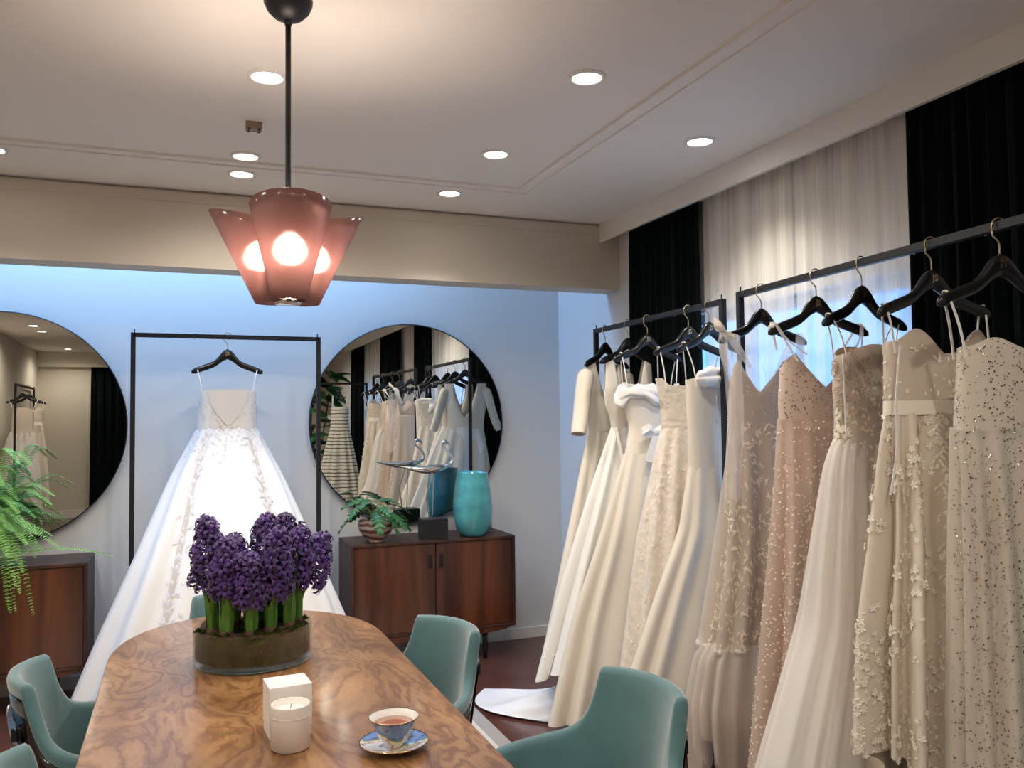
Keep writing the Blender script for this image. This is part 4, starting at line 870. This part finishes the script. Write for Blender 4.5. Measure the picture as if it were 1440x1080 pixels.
def floret_mesh(k):
    v = []; f = []
    n = 6
    for s_ in range(2):
        r = .0030+.0008*s_; v += [(r*math.cos(2*PI*i/n), r*math.sin(2*PI*i/n), .009*s_) for i in range(n)]
    f += [(i, (i+1) % n, n+(i+1) % n, n+i) for i in range(n)]
    for i in range(6):
        a = 2*PI*(i+.5)/6 + random.uniform(-.1, .1); ca, sa = math.cos(a), math.sin(a); b = len(v)
        for r, z, w in ((.0035, .009, .0022), (.008, .0125, .0030), (.0125, .0105, .0026), (.0140, .0055, .0008)):
            v += [(r*ca-w*sa, r*sa+w*ca, z), (r*ca+w*sa, r*sa-w*ca, z)]
        f += [(b+2*j, b+2*j+1, b+2*j+3, b+2*j+2) for j in range(3)]
    me = bpy.data.meshes.new('floret'); me.from_pydata(v, [], f); me.materials.append(M['fl'][k % 3]); me.polygons.foreach_set('use_smooth', [True]*len(f)); return me
FLM = [floret_mesh(k) for k in range(6)]
def strap_leaf(base, ang, h, lean, w):
    ca, sa = math.cos(ang), math.sin(ang)
    def fn(u, v):
        r = .010+lean*v**2; x = (u-.5)*2*w*math.sin(min(1, .25+v*1.1)*PI*.93)**.5*(1 if v < .97 else .3); cup = .006*(1-(2*u-1)**2)
        return (base[0]+(r+cup)*ca-x*sa, base[1]+(r+cup)*sa+x*ca, base[2]+h*v)
    return fn
def hyacinth(bx_, by_, tx, ty, zlow, ztop, r0, nfl, label):
    t = thing('hyacinth', label, 'flower', (HX+bx_, HY+by_, ZT+.101), 0, 'purple hyacinths in the glass bowl')
    zb = ZT+.101; h1 = zlow-zb; h2 = ztop-zb
    lathe('flower_bulb', [(.010, -.012), (.020, -.006), (.024, .006), (.017, .017), (.009, .026)], M['bulbskin'], t, 14)
    tip = Vector((tx-bx_, ty-by_, h2)); pth = smooth_path([(0, 0, .02), tuple(tip*.35+Vector((0, 0, .02))), tuple(tip*.97)], 6)
    tube('flower_stem', pth, [.0065-.003*i/len(pth) for i in range(len(pth))], M['stem'], t, 8)
    for k in range(5):
        a = 2*PI*k/5+random.uniform(-.3, .3); grid('leaf', strap_leaf((0, 0, .012), a, random.uniform(.75, 1.05)*max(.12, h1*1.05+.03), random.uniform(.006, .026), random.uniform(.016, .021)), 4, 10, M['hyl'], t)
    ax = tip.normalized(); u_ = ax.cross(Vector((0, 1, 0))).normalized(); w_ = ax.cross(u_)
    for k in range(nfl):
        s_ = (k+.5)/nfl; a = k*2.39996+random.uniform(-.25, .25); c = tip*((h1+(h2-h1)*s_)/h2); rr = r0*(1-.62*s_**1.8)*random.uniform(.66, 1.16)*(.8+.3*math.sin(min(1, s_*3)*PI/2))
        dirv = (u_*math.cos(a)+w_*math.sin(a)+ax*(.1+1.2*s_**3)).normalized()
        o = bpy.data.objects.new('floret', FLM[random.randrange(6)]); C.objects.link(o); o.parent = t; o.location = c + dirv*(rr-.008)
        o.rotation_mode = 'QUATERNION'; o.rotation_quaternion = dirv.to_track_quat('Z', 'Y'); sc1 = random.uniform(1.45, 2.05); o.scale = (sc1, sc1, sc1)
SP = [(-.125, -.02, -.140, 0, .985, 1.185, .045, 64, 'tallest purple hyacinth at the left end of the bowl'), (-.085, -.08, -.085, -.085, .965, 1.130, .046, 60, 'purple hyacinth second from left, leaning forward'),
      (-.055, .05, -.055, .04, .98, 1.12, .042, 52, 'shorter purple hyacinth behind the left pair'), (-.015, -.10, -.025, -.12, .945, 1.085, .044, 54, 'low purple hyacinth at the front centre'),
      (.035, .04, .045, .03, .985, 1.180, .045, 60, 'tall purple hyacinth at the centre right'), (.045, -.075, .065, -.095, .960, 1.150, .047, 62, 'purple hyacinth at the front right of centre'),
      (.09, .07, .110, .08, .995, 1.175, .044, 54, 'purple hyacinth behind at the right'), (.105, -.03, .145, -.03, .985, 1.145, .043, 54, 'purple hyacinth right of centre with leaning stem'), (.135, .02, .215, .01, .965, 1.11, .044, 52, 'purple hyacinth leaning out farthest right'),
      (0, .0, .005, -.01, .95, 1.06, .042, 46, 'short purple hyacinth in the middle gap')]
for q in SP: hyacinth(*q)

# ------------------------------------------------------------------ things on the right sideboard
ZS = .7725
ps = [(.056, 0), (.076, .006), (.100, .035), (.119, .10), (.125, .17), (.122, .24), (.110, .33), (.096, .40)]
vs = thing('vase', 'tall teal glass vase with tapered shoulders on the right sideboard', 'vase', (1.735, 5.12, ZS))
def rimw(a, z): return z + .006*math.cos(a-2.6)*(z/.4)**4
loft('vase_body', [[(r*math.cos(a), r*math.sin(a), rimw(a, z)) for a in np.linspace(0, 2*PI, 40, endpoint=False)] for r, z in ps + [(.097, .405), (.093, .403)] + [(r-.006, z+.006) for r, z in ps[::-1][1:]]], M['vase'], vs)
fb = thing('flamingo_figure', 'silver flamingo figure on a black block on the right sideboard', 'figurine', (1.468, 5.10, ZS))
box('plinth', (-.080, -.062, 0), (.080, .062, .128), M['black'], fb, .003)
body = []
for k in np.linspace(0, 1, 19):
    x = -.235+.355*k; r = .034*math.sin(PI*min(1, k*1.02)**1.7)**.75+.0015 if 0 < k < 1 else .0015; zc = .452-.018*math.sin(k*PI)+.008*(1-k)**2
    body.append([(x, r*.95*math.cos(a), zc+(r*(1.0 if math.sin(a) < 0 else .55))*math.sin(a)) for a in np.linspace(0, 2*PI, 18, endpoint=False)])
loft('body', body, M['chrome'], fb)
tube('neck', smooth_path([(.085, 0, .450), (.118, 0, .462), (.128, 0, .490), (.112, 0, .522), (.085, 0, .548), (.066, 0, .572), (.072, 0, .593)], 6), [.016-.008*min(1, i/14) for i in range(37)], M['chrome'], fb, 12)
tube('head', smooth_path([(.066, 0, .588), (.080, 0, .598), (.098, 0, .594), (.112, 0, .582), (.118, 0, .565)], 4), [.009, .012, .0135, .0135, .013, .0125, .012, .0105, .0095, .0085, .0075, .0068, .006, .005, .004, .003, .001], M['chrome'], fb, 12)
tube('leg', smooth_path([(.010, .012, .43), (.006, .012, .33), (.004, .012, .25), (0, .012, .128)], 4), [.010, .007]+[.0042]*11, M['chrome'], fb, 8)
tube('leg', smooth_path([(-.004, -.014, .43), (-.022, -.014, .34), (-.045, -.014, .27), (-.034, -.014, .19), (-.03, -.014, .128)], 4), [.010, .007]+[.0042]*15, M['chrome'], fb, 8)
cw = thing('tumbler', 'small clear glass tumbler beside the teal vase', 'glass', (1.905, 5.30, ZS)); lathe('glass_body', [(.022, 0), (.026, .003), (.030, .17), (.029, .172), (.027, .17), (.023, .008)], M['glass'], cw, 28); lathe('white_candle', [(.018, .009), (.018, .13), (.005, .132)], M['wax'], cw, 20)
pt = thing('plant_pot', 'brown swirled round pot on the right sideboard', 'pot', (1.115, 5.13, ZS)); lathe('pot_body', [(.05, 0), (.052, .008), (.045, .014), (.075, .035), (.1, .07), (.108, .105), (.104, .128), (.097, .135), (.092, .13), (.09, .1)], M['swirl'], pt, 40); lathe('soil', [(.088, .085), (.090, .115), (.04, .118)], M['soil'], pt, 28)
def lobed_leaf(L_, Wd, n=7, sag=.25):
    """deeply lobed leaf: triangulated blade in local frame (y forward)"""
    v = []; f = []; mid = []
    ts = np.linspace(0, 1, n*2+1)
    def zz(y, x): return .05*L_*math.sin(y/L_*PI) - sag*L_*(y/L_)**2 - .25*abs(x)*.6
    for i, t in enumerate(ts):
        y = L_*t; env = Wd*math.sin(PI*(.12+.86*t))**.8; lob = 1. if i % 2 else .30; w = env*lob; dy = .11*L_*(1 if i % 2 else -.2)
        mid.append(len(v)); v += [(0, y, zz(y, 0)), (-w, min(L_, y+dy), zz(y, w)), (w, min(L_, y+dy), zz(y, w))]
    for i in range(len(ts)-1):
        a, b = mid[i], mid[i+1]; f += [(a, b, b+1, a+1), (a, a+2, b+2, b)]
    return v, f
lm = []
for k in range(3):
    v, f = lobed_leaf(.15+.02*k, .055+.006*k, 6, .3+.12*k); me = bpy.data.meshes.new('leaf'); me.from_pydata(v, [], f); me.materials.append(M['leaf']); lm.append(me)
ph_ = thing('philodendron', 'dark green lobed leaf plant in the brown swirled pot', 'plant', (1.115, 5.13, ZS+.115))
for k in range(17):
    a = k*2.39996+.4; el = random.uniform(.05, .75) if k < 12 else random.uniform(.8, 1.2); d = Vector((math.cos(a)*math.cos(el), math.sin(a)*math.cos(el)*.75, math.sin(el)))
    if d.y > .0: d.y *= .65
    rl = random.uniform(.07, .12); p1 = Vector((d.x*rl, d.y*rl, .03+d.z*rl*1.15)); tube('leaf_stalk', smooth_path([(d.x*.01, d.y*.01, 0), tuple(p1*.55+Vector((0, 0, .02))), tuple(p1)], 4), .0022, M['stem'], ph_, 6)
    o = bpy.data.objects.new('leaf', lm[k % 3]); C.objects.link(o); o.parent = ph_; o.location = p1
    o.rotation_euler = (random.uniform(-.15, .25)-.35*(k < 12), random.uniform(-.4, .4), math.atan2(d.y, d.x)-PI/2+random.uniform(-.3, .3)); s_ = random.uniform(.85, 1.1); o.scale = (s_, s_, s_)

# fern on the left sideboard
fp = thing('plant_pot', 'grey pot holding the fern on the left sideboard', 'pot', (-1.0, 5.2, ZS)); lathe('pot_body', [(.09, 0), (.12, .14), (.125, .16), (.115, .162), (.105, .13)], M['pot'], fp, 32); lathe('soil', [(.10, .12), (.108, .14), (.05, .142)], M['soil'], fp, 24)
fn_ = thing('fern', 'bright green Boston fern arching over the left sideboard', 'plant', (-1.0, 5.2, ZS+.141))
def frond(path, w):
    P_ = smooth_path(path, 8); m_ = len(P_); v = []; f = []
    ln = sum((P_[i+1]-P_[i]).length for i in range(m_-1)); n = max(20, int(ln/.0105))
    for i in range(n):
        s_ = .08+.92*i/n; q = s_*(m_-1); i0 = min(m_-2, int(q)); p = P_[i0].lerp(P_[i0+1], q-i0); d = (P_[i0+1]-P_[i0]).normalized()
        sd = d.cross(Vector((0, 0, 1))); sd = sd.normalized() if sd.length > .05 else Vector((1, 0, 0)); up = sd.cross(d)
        wl = w*math.sin(PI*(.1+.88*s_))**.7; hw = .0029
        for sg in (-1, 1):
            tipp = p + sd*sg*wl + d*wl*.25 - up*wl*.25; midp = p + sd*sg*wl*.5 + d*wl*.1 + up*wl*.04
            b = len(v); v += [tuple(p-d*hw*.6), tuple(p+d*hw*.6), tuple(midp+d*hw), tuple(midp-d*hw), tuple(tipp)]; f += [(b, b+1, b+2, b+3), (b+3, b+2, b+4)]
    for i in range(m_-1):
        b = len(v); e = Vector((0, 0, .0015)); v += [tuple(P_[i]-e), tuple(P_[i]+e), tuple(P_[i+1]+e), tuple(P_[i+1]-e)]; f.append((b, b+1, b+2, b+3))
    return v, f
FT = [((.68, -.18, -.112), -.10, .034), ((.40, -.22, .22), .22, .040), ((.30, -.24, .38), .30, .040), ((.315, -.26, -.38), .12, .040), ((.215, -.27, -.36), .14, .040), ((.33, -.26, .03), .15, .046), ((.35, -.24, -.06), .12, .046), ((.27, -.28, -.16), .16, .046),
      ((.24, -.22, .14), .2, .046), ((.28, -.26, .07), .18, .048), ((.16, -.2, .28), .26, .044), ((.20, -.28, -.05), .2, .050), ((.24, -.27, -.10), .14, .048), ((.15, -.30, -.22), .16, .046), ((.30, -.1, .10), .18, .044), ((.22, -.15, .20), .24, .046), ((.38, -.10, .0), .12, .044), ((.44, -.24, -.06), .08, .040),
      ((.12, -.3, .05), .22, .048), ((.10, -.28, -.12), .2, .048), ((-.3, -.2, .1), .2, .044), ((-.4, 0, 0), .2, .044), ((-.2, -.28, -.1), .2, .044), ((0, -.3, .1), .25, .044), ((.05, -.3, -.3), .18, .044), ((.26, -.30, -.26), .13, .042), ((.20, .05, .3), .25, .042)]
FT += [((a_*random.uniform(.7, 1.0), b_*random.uniform(.8, 1.15), c_+random.uniform(-.06, .05)), h_*random.uniform(.7, 1.1), w_*.9) for (a_, b_, c_), h_, w_ in FT[1:]]
for (ex_, ey, ez), hh, w in FT:
    v, f = frond([(0, 0, .0), (ex_*.3, ey*.3, hh*.75), (ex_*.66, ey*.68, max(ez, 0)*.7+hh*.62), (ex_, ey, ez)], w); mesh('frond', v, f, M['fern'], fn_, False)

# fiddle leaf fig seen in the right mirror
fg = thing('fig_tree', 'tall broad leaved fig plant seen at the left of the right mirror', 'plant', (1.70, -1.0, 0))
lathe('pot', [(.14, 0), (.18, .3), (.17, .3), (.16, .27), (.02, .27)], M['pot'], fg, 24); tube('trunk', smooth_path([(0, 0, .26), (.03, .02, .9), (-.02, 0, 1.5), (.04, 0, 2.1)], 5), .014, M['trunk'], fg); tube('branch', smooth_path([(.02, .0, 1.0), (.15, .05, 1.4), (.22, .05, 1.9)], 5), .009, M['trunk'], fg)
v = []; f = []
for j in range(9):
    t = j/8; w = .085*math.sin(PI*(.06+.9*t**.8))**.8; y = .24*t; z = -.05*t*t
    v += [(-w, y, z+.012), (-w*.5, y, z+.01), (0, y, z), (w*.5, y, z+.01), (w, y, z+.012)]
f = [(5*j+i, 5*j+i+1, 5*j+i+6, 5*j+i+5) for j in range(8) for i in range(4)]
fm = bpy.data.meshes.new('leaf'); fm.from_pydata(v, [], f); fm.materials.append(M['leaf'])
for k in range(60):
    z = random.uniform(.85, 2.3); br = random.random() < .45; x0 = .02 if not br else .1+.12*(z-1)/1.; a = k*2.4; o = bpy.data.objects.new('leaf', fm); C.objects.link(o); o.parent = fg
    o.location = (x0+.02*math.cos(a), .03*math.sin(a), z); o.rotation_euler = (random.uniform(-.5, .7), random.uniform(-.3, .3), a); o.scale = (1.25,)*3

# cable and socket at the skirting right of the sideboard
sk = thing('wall_cable', 'thin white cable running down the wall right of the sideboard', 'cable', (2.09, YB, 0)); tube('cord', smooth_path([(0, -.005, .26), (.006, -.006, .18), (.004, -.02, .10), (-.03, -.03, .012)], 5), .003, M['cable'], sk, 6); box('plug', (-.012, -.02, .24), (.012, 0, .29), M['cable'], sk, .003)
